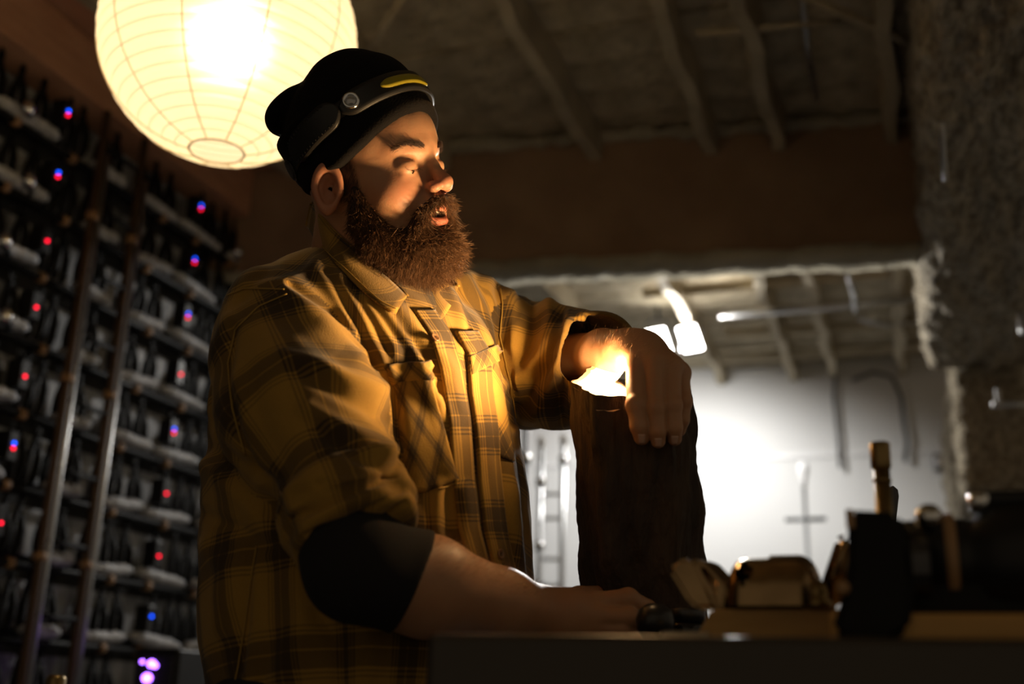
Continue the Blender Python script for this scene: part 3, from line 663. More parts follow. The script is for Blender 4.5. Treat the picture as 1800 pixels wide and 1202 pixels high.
def ell(p, c, r, axes=None):
    q = p - np.asarray(c, F32)
    if axes is not None: q = q @ np.asarray(axes, F32).T
    r = np.asarray(r, F32); k0 = np.linalg.norm(q / r, axis=1); k1 = np.linalg.norm(q / (r * r), axis=1) + 1e-9
    return k0 * (k0 - 1) / k1
def chain(p, pts, rs, k=.004):
    d = None
    for a, b, r0, r1 in zip(pts, pts[1:], rs, rs[1:]):
        c = cap(p, a, b, r0, r1); d = c if d is None else smin(d, c, k)
    return d
class Part:
    def __init__(s, lo, hi, f, k=.01): s.lo, s.hi, s.f, s.k = np.asarray(lo, F32), np.asarray(hi, F32), f, k
    def __call__(s, p):
        q = np.maximum(np.maximum(s.lo - p, p - s.hi), 0); dist = np.linalg.norm(q, axis=1); out = dist + .03
        m = dist <= 0.0
        if m.any(): out[m] = s.f(p[m])
        return out
def union(parts):
    def f(p):
        d = None
        for q in parts:
            c = q(p); d = c if d is None else smin(d, c, q.k)
        return d
    return f
def axis_pts(segs):       # [(start, end, step)] -> node coordinates
    out = []
    for a, b, s in segs:
        n = max(1, int(round((b - a) / s))); out.append(np.linspace(a, b, n, endpoint=False))
    out.append([segs[-1][1]]); return np.concatenate(out).astype(F32)
def nets(f, xs, ys, zs, B=8):
    X = (xs, ys, zs); n = [len(a) for a in X]; nb = [-(-k // B) for k in n]
    cs, hs = [], []
    for a, k in zip(X, nb):
        lo = a[np.minimum(np.arange(k) * B, len(a) - 1)]; hi = a[np.minimum(np.arange(k) * B + B, len(a) - 1)]
        cs.append((lo + hi) / 2); hs.append((hi - lo) / 2)
    G = np.stack(np.meshgrid(*cs, indexing='ij'), -1).reshape(-1, 3).astype(F32); H = np.sqrt(sum(h.reshape(sh) ** 2 for h, sh in zip(hs, ((-1, 1, 1), (1, -1, 1), (1, 1, -1))))).ravel()
    fc = np.concatenate([f(G[i:i + 400000]) for i in range(0, len(G), 400000)])
    act = np.where(np.abs(fc) < H * 1.35 + .004)[0]
    N = [k * B for k in nb]
    Fv = np.repeat(np.repeat(np.repeat(np.where(fc < 0, F32(-1), F32(1)).reshape(nb), B, 0), B, 1), B, 2)
    bi, bj, bk = np.unravel_index(act, nb); o = np.arange(B)
    pad = [np.concatenate([a, a[-1] + (np.arange(N[i] - n[i]) + 1) * (a[-1] - a[-2])]).astype(F32) for i, a in enumerate(X)]
    CH = 3000
    for s in range(0, len(act), CH):
        I = (bi[s:s + CH, None] * B + o); J = (bj[s:s + CH, None] * B + o); K = (bk[s:s + CH, None] * B + o)
        ii = np.broadcast_to(I[:, :, None, None], (len(I), B, B, B)).ravel(); jj = np.broadcast_to(J[:, None, :, None], (len(I), B, B, B)).ravel(); kk = np.broadcast_to(K[:, None, None, :], (len(I), B, B, B)).ravel()
        Fv[ii, jj, kk] = f(np.stack([pad[0][ii], pad[1][jj], pad[2][kk]], -1))
    ins = Fv < 0; a = ins[:-1, :-1, :-1]; allin = a.copy(); anyin = a.copy()
    off = [(i, j, k) for i in (0, 1) for j in (0, 1) for k in (0, 1)]
    sh = [s - 1 for s in ins.shape]
    for i, j, k in off[1:]:
        c = ins[i:i + sh[0], j:j + sh[1], k:k + sh[2]]; allin &= c; anyin |= c
    cells = np.argwhere(anyin & ~allin); lin = (cells[:, 0] * sh[1] + cells[:, 1]) * sh[2] + cells[:, 2]
    cv = np.stack([Fv[cells[:, 0] + i, cells[:, 1] + j, cells[:, 2] + k] for i, j, k in off], 1)
    acc = np.zeros((len(cells), 3)); cnt = np.zeros(len(cells)); offa = np.array(off)
    for e0 in range(8):
        for e1 in range(e0 + 1, 8):
            if np.abs(offa[e0] - offa[e1]).sum() != 1: continue
            v0, v1 = cv[:, e0], cv[:, e1]; m = (v0 < 0) != (v1 < 0); t = np.where(m, v0 / np.where(m, v0 - v1, 1), 0)
            acc += (offa[e0] + (offa[e1] - offa[e0]) * t[:, None]) * m[:, None]; cnt += m
    fr = acc / cnt[:, None]; V = np.empty((len(cells), 3), F32)
    for d in range(3):
        x0 = pad[d][cells[:, d]]; x1 = pad[d][cells[:, d] + 1]; V[:, d] = x0 + (x1 - x0) * fr[:, d]
    Q = []
    for d in range(3):
        sl0 = [slice(None)] * 3; sl1 = [slice(None)] * 3; sl0[d] = slice(None, -1); sl1[d] = slice(1, None)
        a, b = ins[tuple(sl0)], ins[tuple(sl1)]; E = np.argwhere(a != b)
        o1, o2 = [k for k in range(3) if k != d]
        E = E[(E[:, o1] > 0) & (E[:, o2] > 0) & (E[:, o1] < sh[o1]) & (E[:, o2] < sh[o2]) & (E[:, d] < sh[d])]
        sg = ins[E[:, 0], E[:, 1], E[:, 2]]; ids = []
        for q1, q2 in ((1, 1), (0, 1), (0, 0), (1, 0)):
            c = E.copy(); c[:, o1] -= q1; c[:, o2] -= q2; ids.append(np.searchsorted(lin, (c[:, 0] * sh[1] + c[:, 1]) * sh[2] + c[:, 2]))
        q = np.stack(ids, 1); flip = sg if d != 1 else ~sg
        q[~flip] = q[~flip][:, ::-1]; Q.append(q)
    Q = np.concatenate(Q); 
    return V, Q[:, ::-1]      # (cam coordinates are left handed: x right, y up, z away)
def vnormals(V, Q):
    n = -np.cross(V[Q[:, 2]] - V[Q[:, 0]], V[Q[:, 3]] - V[Q[:, 1]]); out = np.zeros_like(V)
    for k in range(4):
        for d in range(3): out[:, d] += np.bincount(Q[:, k], n[:, d], len(V))
    return out / (np.linalg.norm(out, axis=1, keepdims=True) + 1e-12)
def relax(V, Q, it=1, lam=.5):
    E = np.concatenate([Q[:, [0, 1]], Q[:, [1, 2]], Q[:, [2, 3]], Q[:, [3, 0]]]); deg = np.bincount(E[:, 0], minlength=len(V)) + np.bincount(E[:, 1], minlength=len(V))
    for _ in range(it):
        S = np.stack([np.bincount(E[:, 0], V[E[:, 1], d], len(V)) + np.bincount(E[:, 1], V[E[:, 0], d], len(V)) for d in range(3)], 1)
        V = V + lam * (S / np.maximum(deg, 1)[:, None] - V)
    return V.astype(F32)
def vnoise(P, s, seed=0):   # cheap smooth noise: sum of rotated sines
    g = np.random.default_rng(seed); out = 0
    for _ in range(7):
        k = g.normal(size=3); k *= s * g.uniform(.6, 1.5) / np.linalg.norm(k); out = out + np.sin(P @ k + g.uniform(0, 6.28))
    return out / 4

# ---------------- head frame (millimetres: l to the person's right, f forward, u up from eye level)
def rotx(v, a): c, s = math.cos(a), math.sin(a); return np.array([v[0], v[1] * c + v[2] * s, -v[1] * s + v[2] * c])
def rotz(v, a): c, s = math.cos(a), math.sin(a); return np.array([v[0] * c - v[1] * s, v[0] * s + v[1] * c, v[2]])
YAW = math.radians(60)
_F = np.array([math.sin(YAW), 0, -math.cos(YAW)]); _L = np.array([-math.cos(YAW), 0, -math.sin(YAW)]); _U = np.array([0, 1., 0])
HA = np.stack([rotz(rotx(v, math.radians(5)), math.radians(7)) for v in (_L, _F, _U)]).astype(F32)
HZ = 1.435; HS_ = HZ / 1.5
H0 = Cc(655, 304, HZ)
def hc(p): return (p - H0) @ HA.T * F32(1000 / HS_)
def hp(l, f, u): return (H0 + (np.array([l, f, u]) * HS_ / 1000) @ HA).astype(F32)

def head_sdf(p):
    q = hc(p); s = q.copy(); s[:, 0] = np.abs(s[:, 0])
    d = ell(q, (0, -8, 30), (77, 97, 88))
    d = smin(d, ell(q, (0, 24, 36), (64, 70, 62)), 15)                    # forehead
    d = smin(d, ell(q, (0, 24, -25), (62, 68, 72)), 18)                   # mid face
    d = smin(d, ell(q, (0, 26, -74), (58, 60, 42)), 20)                   # jaw
    d = smin(d, ell(q, (0, 72, -96), (26, 24, 22)), 16)                   # chin
    d = smin(d, ell(s, (39, 54, -33), (26, 25, 25)), 20)                  # cheeks
    d = smin(d, cap(s, (8, 86.5, 22), (42, 68, 23), 7.5, 8), 14)            # brow
    d = smax(d, -ell(s, (32, 103, -1), (18, 22, 12)), 9)                  # socket
    d = smin(d, ell(s, (32, 73.5, -2), (16.5, 15.2, 14.2)), 4)            # lids over the eyeball
    d = smax(d, -ell(s, (31, 91, -8.5), (11.5, 6.5, .95)), .7)           # narrow open slit, looking down
    d = smin(d, cap(s, (19, 80.5, -16), (42, 74, -15), 4.0, 4.0), 6)      # lower lid fold
    d = smax(d, -cap(s, (18, 93, 6.5), (44, 82, 6.5), 1.6, 1.6), 2.5)     # crease above lid
    d = smin(d, chain(q, [(0, 88, 14), (0, 96, -4), (0, 104, -19), (0, 109, -25)], (6.5, 7, 8.2, 9.5), 4), 7)   # nose
    d = smin(d, ell(q, (0, 110, -27), (11, 10, 9.5)), 5)
    d = smin(d, ell(s, (13.5, 100, -31), (8.5, 11.5, 8)), 4)              # wings
    d = smax(d, -cap(s, (20.5, 95, -22), (23.5, 95, -34), 2.0, 2.2), 4)   # groove round the wing
    d = smax(d, -ell(s, (7, 106, -41), (4, 6.5, 4)), 2.5)                 # nostrils
    d = smin(d, ell(q, (0, 84, -55), (30, 17, 19)), 10)                   # mouth mound
    d = smin(d, chain(s, [(0, 98.5, -57), (10, 96.5, -57), (21, 90, -62)], (4.0, 4.0, 2.8), 2), 3)          # upper lip
    d = smin(d, chain(s, [(0, 96.5, -75), (10, 95, -74.5), (20, 89, -68)], (5.4, 5.0, 3.0), 2), 4)        # lower lip
    d = smax(d, -ell(q, (0, 97, -66), (16.5, 16, 4.2)), 1.5)            # open mouth
    d = smax(d, -cap(s, (25, 95, -36), (36, 86, -62), 2.2, 2.0), 8)       # fold beside the mouth
    # ear (near side and far side)
    e = s - np.array([78, -14, -17], F32); ca, sa = math.cos(.42), math.sin(.42)
    ex = e[:, 0] * ca + e[:, 1] * sa; ey = -e[:, 0] * sa + e[:, 1] * ca; t = .16
    ez = e[:, 2] * math.cos(t) - ey * math.sin(t) * -1; ey2 = ey * math.cos(t) - e[:, 2] * math.sin(t)
    w_ = 19 - 5.5 * np.clip(-ez / 30, 0, 1)
    rr = np.sqrt((ey2 / w_) ** 2 + (ez / 31) ** 2)
    slab = np.abs(ex - 5 - 3.5 * np.clip(rr, 0, 1.2) ** 2 + 3.5) - 3.2
    ear = smax((rr - 1) * 17, slab, 3)
    rim = np.sqrt(((rr - .86) * 17) ** 2 + (ex - 8.5) ** 2) - np.where(ez < -20, 4.6, 4.3)
    ear = smin(ear, rim, 2.5)
    ear = smax(ear, -(np.sqrt(((ey2 - 2.5) / 11) ** 2 + ((ez + 2) / 18) ** 2 + ((ex - 10) / 11) ** 2) - 1) * 8, 1.5)
    ear = smin(ear, np.linalg.norm((e - np.array([-2, 13, -4], F32)) / np.array([7, 6, 8], F32), axis=1) * 6 - 6, 3)
    ear = smin(ear, cap(np.stack([ex, ey2, ez], 1), (4, 1, -27), (4, 4, -23), 6, 6), 3)
    d = smin(d, ear, 4)
    # neck
    d = smin(d, cap(q, (0, -22, -55), (0, -62, -190), 64, 70), 25)
    d = smin(d, cap(q, (0, 28, -100), (0, -25, -165), 34, 45), 25)
    d = d + .35 * vnoise(q, .23, 3) * (q[:, 2] > 12)
    return d * F32(.001 * HS_)

def mm_chain(pts, radii): return [Cc(*p) for p in pts], [r / 1000 for r in radii]
HL = [mm_chain([(1118, 650, 1.3007), (1119, 712, 1.2705), (1124, 749, 1.2647), (1128, 768, 1.2676)], (12.2, 11.4, 10.4, 9.2)),
      mm_chain([(1150, 646, 1.2940), (1152, 716, 1.2647), (1156, 757, 1.2609), (1157, 775, 1.2647)], (12, 10.4, 9.5, 8.2)),
      mm_chain([(1179, 648, 1.2969), (1182, 712, 1.2705), (1185, 752, 1.2666), (1186, 771, 1.2705)], (12, 10.4, 9.5, 8.0)),
      mm_chain([(1197, 658, 1.3104), (1202, 706, 1.2917), (1199, 738, 1.2878), (1195, 756, 1.2917)], (10, 9.0, 8.2, 7.0))]
TL = mm_chain([(1085, 625, 1.3998), (1100, 640, 1.4123), (1112, 660, 1.4200), (1120, 680, 1.4239)], (13, 11, 9.5, 8))
HR = [mm_chain([(1040, 1062, 1.2520), (1104, 1053, 1.2480), (1138, 1070, 1.2600), (1149, 1092, 1.2720)], (13, 11.5, 10.2, 8.8)),
      mm_chain([(1042, 1083, 1.2380), (1106, 1086, 1.2320), (1138, 1096, 1.2460), (1147, 1112, 1.2600)], (12.5, 11, 10, 8.6)),
      mm_chain([(1040, 1102, 1.2360), (1096, 1109, 1.2300), (1126, 1117, 1.2420), (1136, 1128, 1.2560)], (12, 10.5, 9.5, 8.2)),
      mm_chain([(1034, 1118, 1.2420), (1080, 1128, 1.2360), (1106, 1133, 1.2440), (1116, 1137, 1.2560)], (11, 9.5, 8.4, 7.2))]
TR = mm_chain([(968, 1066, 1.2600), (1018, 1050, 1.2850), (1062, 1046, 1.3100), (1090, 1052, 1.3250)], (15, 12.5, 11, 9))
def hand_left(p):
    d = None
    for i, (pts, rs) in enumerate(HL):
        c = chain(p, pts, rs, .003)
        for kpt, rk in ((pts[1], rs[1] * 1.04),): c = smin(c, np.linalg.norm(p - kpt, axis=1) - rk, .004)
        d = c if d is None else smin(d, c, .0022)
    b = chain(p, [Cc(1058, 624, 1.4239), Cc(1098, 616, 1.3710), Cc(1121, 640, 1.3104)], (.028, .024, .0155), .01)
    b = smin(b, chain(p, [Cc(1062, 622, 1.4220), Cc(1126, 616, 1.3614), Cc(1151, 638, 1.3027)], (.026, .023, .0155), .01), .012)
    b = smin(b, chain(p, [Cc(1064, 622, 1.4220), Cc(1140, 622, 1.3585), Cc(1180, 643, 1.3046)], (.026, .020, .0145), .01), .012)
    b = smin(b, chain(p, [Cc(1066, 624, 1.4239), Cc(1146, 634, 1.3642), Cc(1196, 655, 1.3161)], (.026, .018, .012), .01), .012)
    d = smin(d, b, .008)
    return smin(d, chain(p, *TL, .004), .008)
def hand_right(p):
    d = None
    for pts, rs in HR:
        c = chain(p, pts, rs, .003); c = smin(c, np.linalg.norm(p - pts[1], axis=1) - rs[1] * 1.05, .004)
        d = c if d is None else smin(d, c, .0022)
    b = None
    for (pts, rs), yo in zip(HR, (1068, 1078, 1088, 1098)):
        c = chain(p, [Cc(945, yo, 1.242), Cc(1000, yo + (pts[0][1] < 0) * 0 + 2, 1.242), pts[0]], (.021, .021, rs[0] * 1.12), .01)
        b = c if b is None else smin(b, c, .010)
    d = smin(d, b, .007)
    return smin(d, chain(p, *TR, .004), .010)
SR, ER, WRr = Cc(475, 605, 1.32), Cc(628, 1000, 1.10), Cc(955, 1080, 1.242)
SL, EL, WLl = Cc(838, 605, 1.60), Cc(930, 648, 1.71), Cc(1058, 624, 1.428)
def arm_right(p): return smin(cap(p, SR, ER, .050, .046), chain(p, [ER, ER + (WRr - ER) * .35, ER + (WRr - ER) * .75, WRr], (.047, .049, .036, .0285), .015), .015)
def arm_left(p): return smin(cap(p, SL, EL, .06, .05), chain(p, [EL, EL + (WLl - EL) * .5, WLl], (.05, .040, .029), .02), .03)
# torso axes
NK, HIP = Cc(655, 478, 1.50), Cc(642, 1240, 1.265)
TU = (NK - HIP) / np.linalg.norm(NK - HIP); s0 = np.array([.747, 0, .665]); TS = s0 - TU * (s0 @ TU); TS /= np.linalg.norm(TS); TN = np.cross(TS, TU); TN *= -1 if TN[2] > 0 else 1
TA = np.stack([TS, TU, TN]).astype(F32)
TRR, TRL = Cc(492, 566, 1.365), Cc(812, 562, 1.59)
def torso_core(p, g=0.0):
    d = ell(p, Cc(648, 690, 1.455), (.186 + g, .158 + g, .130 + g), TA)
    d = smin(d, ell(p, Cc(648, 800, 1.41), (.186 + g, .24 + g, .160 + g), TA), .05)
    d = smin(d, ell(p, Cc(648, 1030, 1.345), (.190 + g, .27 + g, .190 + g), TA), .06)
    for S in (TRR, TRL): d = smin(d, cap(p, NK, S, .050 + g, .066 + g), .035)
    return d
def bx_of(pts, m): pts = np.array(pts); return pts.min(0) - m, pts.max(0) + m
hl = [q for c in HL for q in c[0]] + TL[0] + [Cc(1058, 624, 1.43)]; hr = [q for c in HR for q in c[0]] + TR[0] + [WRr]
body_parts = [Part(*bx_of([hp(0, 0, 0), hp(0, -60, -190), hp(90, 0, 0), hp(-90, 0, 0), hp(0, 120, 0), hp(0, -110, 0), hp(0, 0, 125), hp(0, 80, -120)], .05), head_sdf),
    Part(*bx_of([SR, ER, WRr], .09), arm_right, .02), Part(*bx_of([SL, EL, WLl], .09), arm_left, .02),
    Part(*bx_of(hl, .04), hand_left, .012), Part(*bx_of(hr, .045), hand_right, .012),
    Part(*bx_of([Cc(320, 450, 1.4), Cc(960, 1500, 1.3), Cc(640, 800, 1.1), Cc(640, 800, 1.75)], .05), lambda p: torso_core(p, -.022), .03)]
body_f = union(body_parts)
# colours on skin come from anatomy
def skin_mat():
    m, nt, b = nodes('skin')
    at = nd(nt, 'ShaderNodeAttribute', attribute_name='flush')
    n = nd(nt, 'ShaderNodeTexNoise'); n.inputs['Scale'].default_value = 120; n.inputs['Detail'].default_value = 4
    tc = nd(nt, 'ShaderNodeTexCoord'); nt.links.new(tc.outputs['Object'], n.inputs['Vector'])
    n2 = nd(nt, 'ShaderNodeTexNoise'); n2.inputs['Scale'].default_value = 28; nt.links.new(tc.outputs['Object'], n2.inputs['Vector'])
    ramp = nd(nt, 'ShaderNodeMix', data_type='RGBA'); ramp.inputs[6].default_value = (.54, .31, .175, 1); ramp.inputs[7].default_value = (.46, .225, .12, 1); nt.links.new(n2.outputs['Fac'], ramp.inputs[0])
    mx = nd(nt, 'ShaderNodeMix', data_type='RGBA'); nt.links.new(ramp.outputs[2], mx.inputs[6]); mx.inputs[7].default_value = (.42, .085, .07, 1)
    sp = nd(nt, 'ShaderNodeSeparateColor'); nt.links.new(at.outputs['Color'], sp.inputs[0]); nt.links.new(sp.outputs[0], mx.inputs[0])
    mx2 = nd(nt, 'ShaderNodeMix', data_type='RGBA'); nt.links.new(mx.outputs[2], mx2.inputs[6]); mx2.inputs[7].default_value = (.05, .028, .018, 1); nt.links.new(sp.outputs[1], mx2.inputs[0])
    nt.links.new(mx2.outputs[2], b.inputs['Base Color'])
    b.inputs['Roughness'].default_value = .48; b.inputs['Specular IOR Level'].default_value = .4
    b.inputs['Subsurface Weight'].default_value = .35; b.inputs['Subsurface Radius'].default_value = (1, .35, .2); b.inputs['Subsurface Scale'].default_value = .006
    bp = nd(nt, 'ShaderNodeBump'); bp.inputs['Strength'].default_value = .25; bp.inputs['Distance'].default_value = .0008
    n3 = nd(nt, 'ShaderNodeTexNoise'); n3.inputs['Scale'].default_value = 420; nt.links.new(tc.outputs['Object'], n3.inputs['Vector']); nt.links.new(n3.outputs['Fac'], bp.inputs['Height']); nt.links.new(bp.outputs[0], b.inputs['Normal'])
    return m
import time as _t
_T = _t.time()
person = empty('person', (0, 0, 0), label='bearded man in mustard plaid shirt and black beanie leaning over the log lamp', cat='person')
hx = lambda px: (px - 900) / FPX * HZ
def region(f, lo, hi, st):
    return nets(f, *[axis_pts([(a, b, st)]) for a, b in zip(lo, hi)])
head_f = body_parts[0].f; headlo, headhi = body_parts[0].lo, body_parts[0].hi
pieces = [region(head_f, (hx(515), .035, headlo[2]), (hx(835), .335, headhi[2]), .0014),
          region(union([body_parts[2], body_parts[3]]), (.05, -.16, 1.21), (.25, .05, 1.56), .0014),
          region(union([body_parts[1], body_parts[4]]), (-.17, -.40, 1.03), (.19, -.16, 1.40), .0015),
          region(union([Part(*bx_of([NK, HIP], .5), lambda p: smin(torso_core(p, -.022), smin(arm_right(p) + .002, arm_left(p) + .002, .03), .03)), Part(*bx_of([hp(0, -22, -70), NK], .12), lambda p: cap(p, hp(0, -30, -90), NK, .058, .062), .03)]), (-.42, -.62, 1.0), (.10, .16, 1.85), .006)]
BV_, BQ_ = [], []; nn = 0
for v_, q_ in pieces: BV_.append(relax(v_, q_, 1, .35)); BQ_.append(q_ + nn); nn += len(v_)
BV_ = np.concatenate(BV_); BQ_ = np.concatenate(BQ_)
print('body', len(BV_), _t.time() - _T)
me = np_mesh('body', to_world(BV_), BQ_)
q = hc(BV_); aq = np.abs(q[:, 0])
def blob(l, f, u, r): return np.exp(-(((aq - l) / r) ** 2 + ((q[:, 1] - f) / (r * 1.3)) ** 2 + ((q[:, 2] - u) / r) ** 2))
flush = np.zeros((len(BV_), 4), F32); flush[:, 3] = 1
isf = (q[:, 1] > 40) & (q[:, 2] < 60) & (q[:, 2] > -130)
flush[:, 0] = np.clip((.35 * blob(42, 66, -30, 22) + .4 * blob(0, 112, -27, 16) + .25 * blob(14, 100, -31, 10)) * isf, 0, 1)
lip = np.zeros(len(BV_))
Sq = q.copy(); Sq[:, 0] = aq
for pts, r in (([(0, 101, -58), (10, 99, -58), (21, 91, -62)], 4.6), ([(0, 100, -76), (10, 98, -75.5), (20, 90, -68)], 6.8)):
    dd = chain(Sq, [np.array(p, F32) for p in pts], (r, r, r * .6), 1); lip = np.maximum(lip, np.clip(.5 - dd / 1.6, 0, 1))
inm = np.clip(1.2 - np.linalg.norm((q - np.array([0, 92, -66.5])) / np.array([15.5, 12, 5.2]), axis=1), 0, .2) * 5
flush[:, 0] = np.clip(np.maximum(flush[:, 0], lip * .6), 0, 1) * isf
earr = (aq > 74) & (np.abs(q[:, 1] + 14) < 32) & (np.abs(q[:, 2] + 17) < 40); flush[earr, 0] = .28
# dark hair stubble at temple and nape, dark mouth
tmp = np.clip((aq - 55) / 10, 0, 1) * np.clip((28 - q[:, 1]) / 10, 0, 1) * np.clip((q[:, 2] + 38) / 12, 0, 1) * (q[:, 2] < 60) * (~earr) * (np.abs(q[:, 1]) < 120)
flush[:, 1] = np.clip(np.maximum(tmp * .85, inm * isf * (q[:, 1] < 96)), 0, 1)
at = me.color_attributes.new('flush', 'FLOAT_COLOR', 'POINT'); at.data.foreach_set('color', flush.ravel())
skin = skin_mat(); body = link('body', me, skin, person)
# eyes and teeth
eyem = mat('eye_white', (.55, .45, .38), .15); 
for s in (1, -1):
    bm = bmesh.new(); bmesh.ops.create_uvsphere(bm, u_segments=20, v_segments=14, radius=.0125); o = from_bm('eye', bm, eyem, person, smooth=True)
    o.location = Vector(to_world(hp(32 * s, 73.5, -3)[None])[0])
    bm = bmesh.new(); bmesh.ops.create_uvsphere(bm, u_segments=16, v_segments=10, radius=.0062); i_ = from_bm('iris', bm, mat('iris', (.03, .018, .01), .1), o, smooth=True)
    i_.location = Vector(to_world(hp(32 * s, 80, -8.5)[None])[0]) - o.location
for k in range(-3, 4):
    bm = bmesh.new(); l0 = k * 5.2
    pts = [to_world(hp(l0 + dx, 92.5 - abs(l0) * .22 - (dx * dx) * .02, uu)[None])[0] for uu in (-60, -66.0 + abs(k) * .3) for dx in (-2.4, 0, 2.4)]
    vs = [bm.verts.new(p) for p in pts]; back = [bm.verts.new(p + to_world(hp(0, -4, 0)[None])[0] - to_world(hp(0, 0, 0)[None])[0]) for p in pts]
    for a, b in ((0, 1), (1, 2)):
        bm.faces.new((vs[a], vs[b], vs[b + 3], vs[a + 3])); bm.faces.new((back[b], back[a], back[a + 3], back[b + 3]))
    bm.faces.new((vs[3], vs[4], back[4], back[3])); bm.faces.new((vs[4], vs[5], back[5], back[4]))
    from_bm('tooth', bm, mat('tooth', (.75, .68, .55), .25) if k == -3 else bpy.data.materials['tooth'], person, smooth=True)

# ---------------- shirt
CUF_L = Cc(1046, 627, 1.458)
def cyl(p, c, ax, R_, h, rd):
    q = p - c; t = q @ ax; r = np.linalg.norm(q - t[:, None] * ax, axis=1)
    dx, dy = r - (R_ - rd), np.abs(t) - (h - rd); return np.minimum(np.maximum(dx, dy), 0) + np.sqrt(np.maximum(dx, 0) ** 2 + np.maximum(dy, 0) ** 2) - rd
AXR = (ER - SR) / np.linalg.norm(ER - SR); ROLLC = Cc(612, 905, 1.137)
AXL = (CUF_L - EL) / np.linalg.norm(CUF_L - EL)
def sleeve_r(p):
    d = chain(p, [Cc(488, 618, 1.33), SR + (ER - SR) * .38, ROLLC - AXR * .02], (.078, .078, .054), .04)
    d = smin(d, cyl(p, ROLLC - AXR * .006, AXR, .0715, .022, .015), .002)
    d = smin(d, cyl(p, ROLLC + AXR * .020, AXR, .0645, .015, .011), .002)
    return d
def sleeve_l(p):
    d = chain(p, [Cc(836, 612, 1.60), Cc(915, 640, 1.66), Cc(985, 646, 1.57), CUF_L - AXL * .03], (.088, .086, .078, .060), .04)
    d = smin(d, cyl(p, CUF_L - AXL * .012, AXL, .060, .030, .010), .008)
    return smax(d, -cap(p, CUF_L - AXL * .030, CUF_L + AXL * .10, .047, .060), .003)
def torso_shirt(p):
    d = torso_core(p, .006)
    return smax(d, -cap(p, hp(0, -26, -70), hp(0, -52, -165), .068, .060), .008)
def shirt_f(p):
    a = torso_shirt(p); return smin(smin(a, sleeve_r(p), .016), sleeve_l(p), .022)
_T = _t.time()
SV, SQ = nets(shirt_f, axis_pts([(-.46, .16, .0026)]), axis_pts([(-.66, .17, .0026)]), axis_pts([(.98, 1.80, .003)]))
SV = relax(SV, SQ, 2, .5)
lab = np.argmin(np.stack([torso_shirt(SV), sleeve_r(SV), sleeve_l(SV)], 1), 1)
print('shirt', len(SV), _t.time() - _T)
def polydist(X, Y, pts):
    d = np.full(len(X), 1e9, F32)
    for (x0, y0), (x1, y1) in zip(pts, pts[1:]):
        dx, dy = x1 - x0, y1 - y0; t = np.clip(((X - x0) * dx + (Y - y0) * dy) / (dx * dx + dy * dy), 0, 1); d = np.minimum(d, np.hypot(X - x0 - t * dx, Y - y0 - t * dy))
    return d
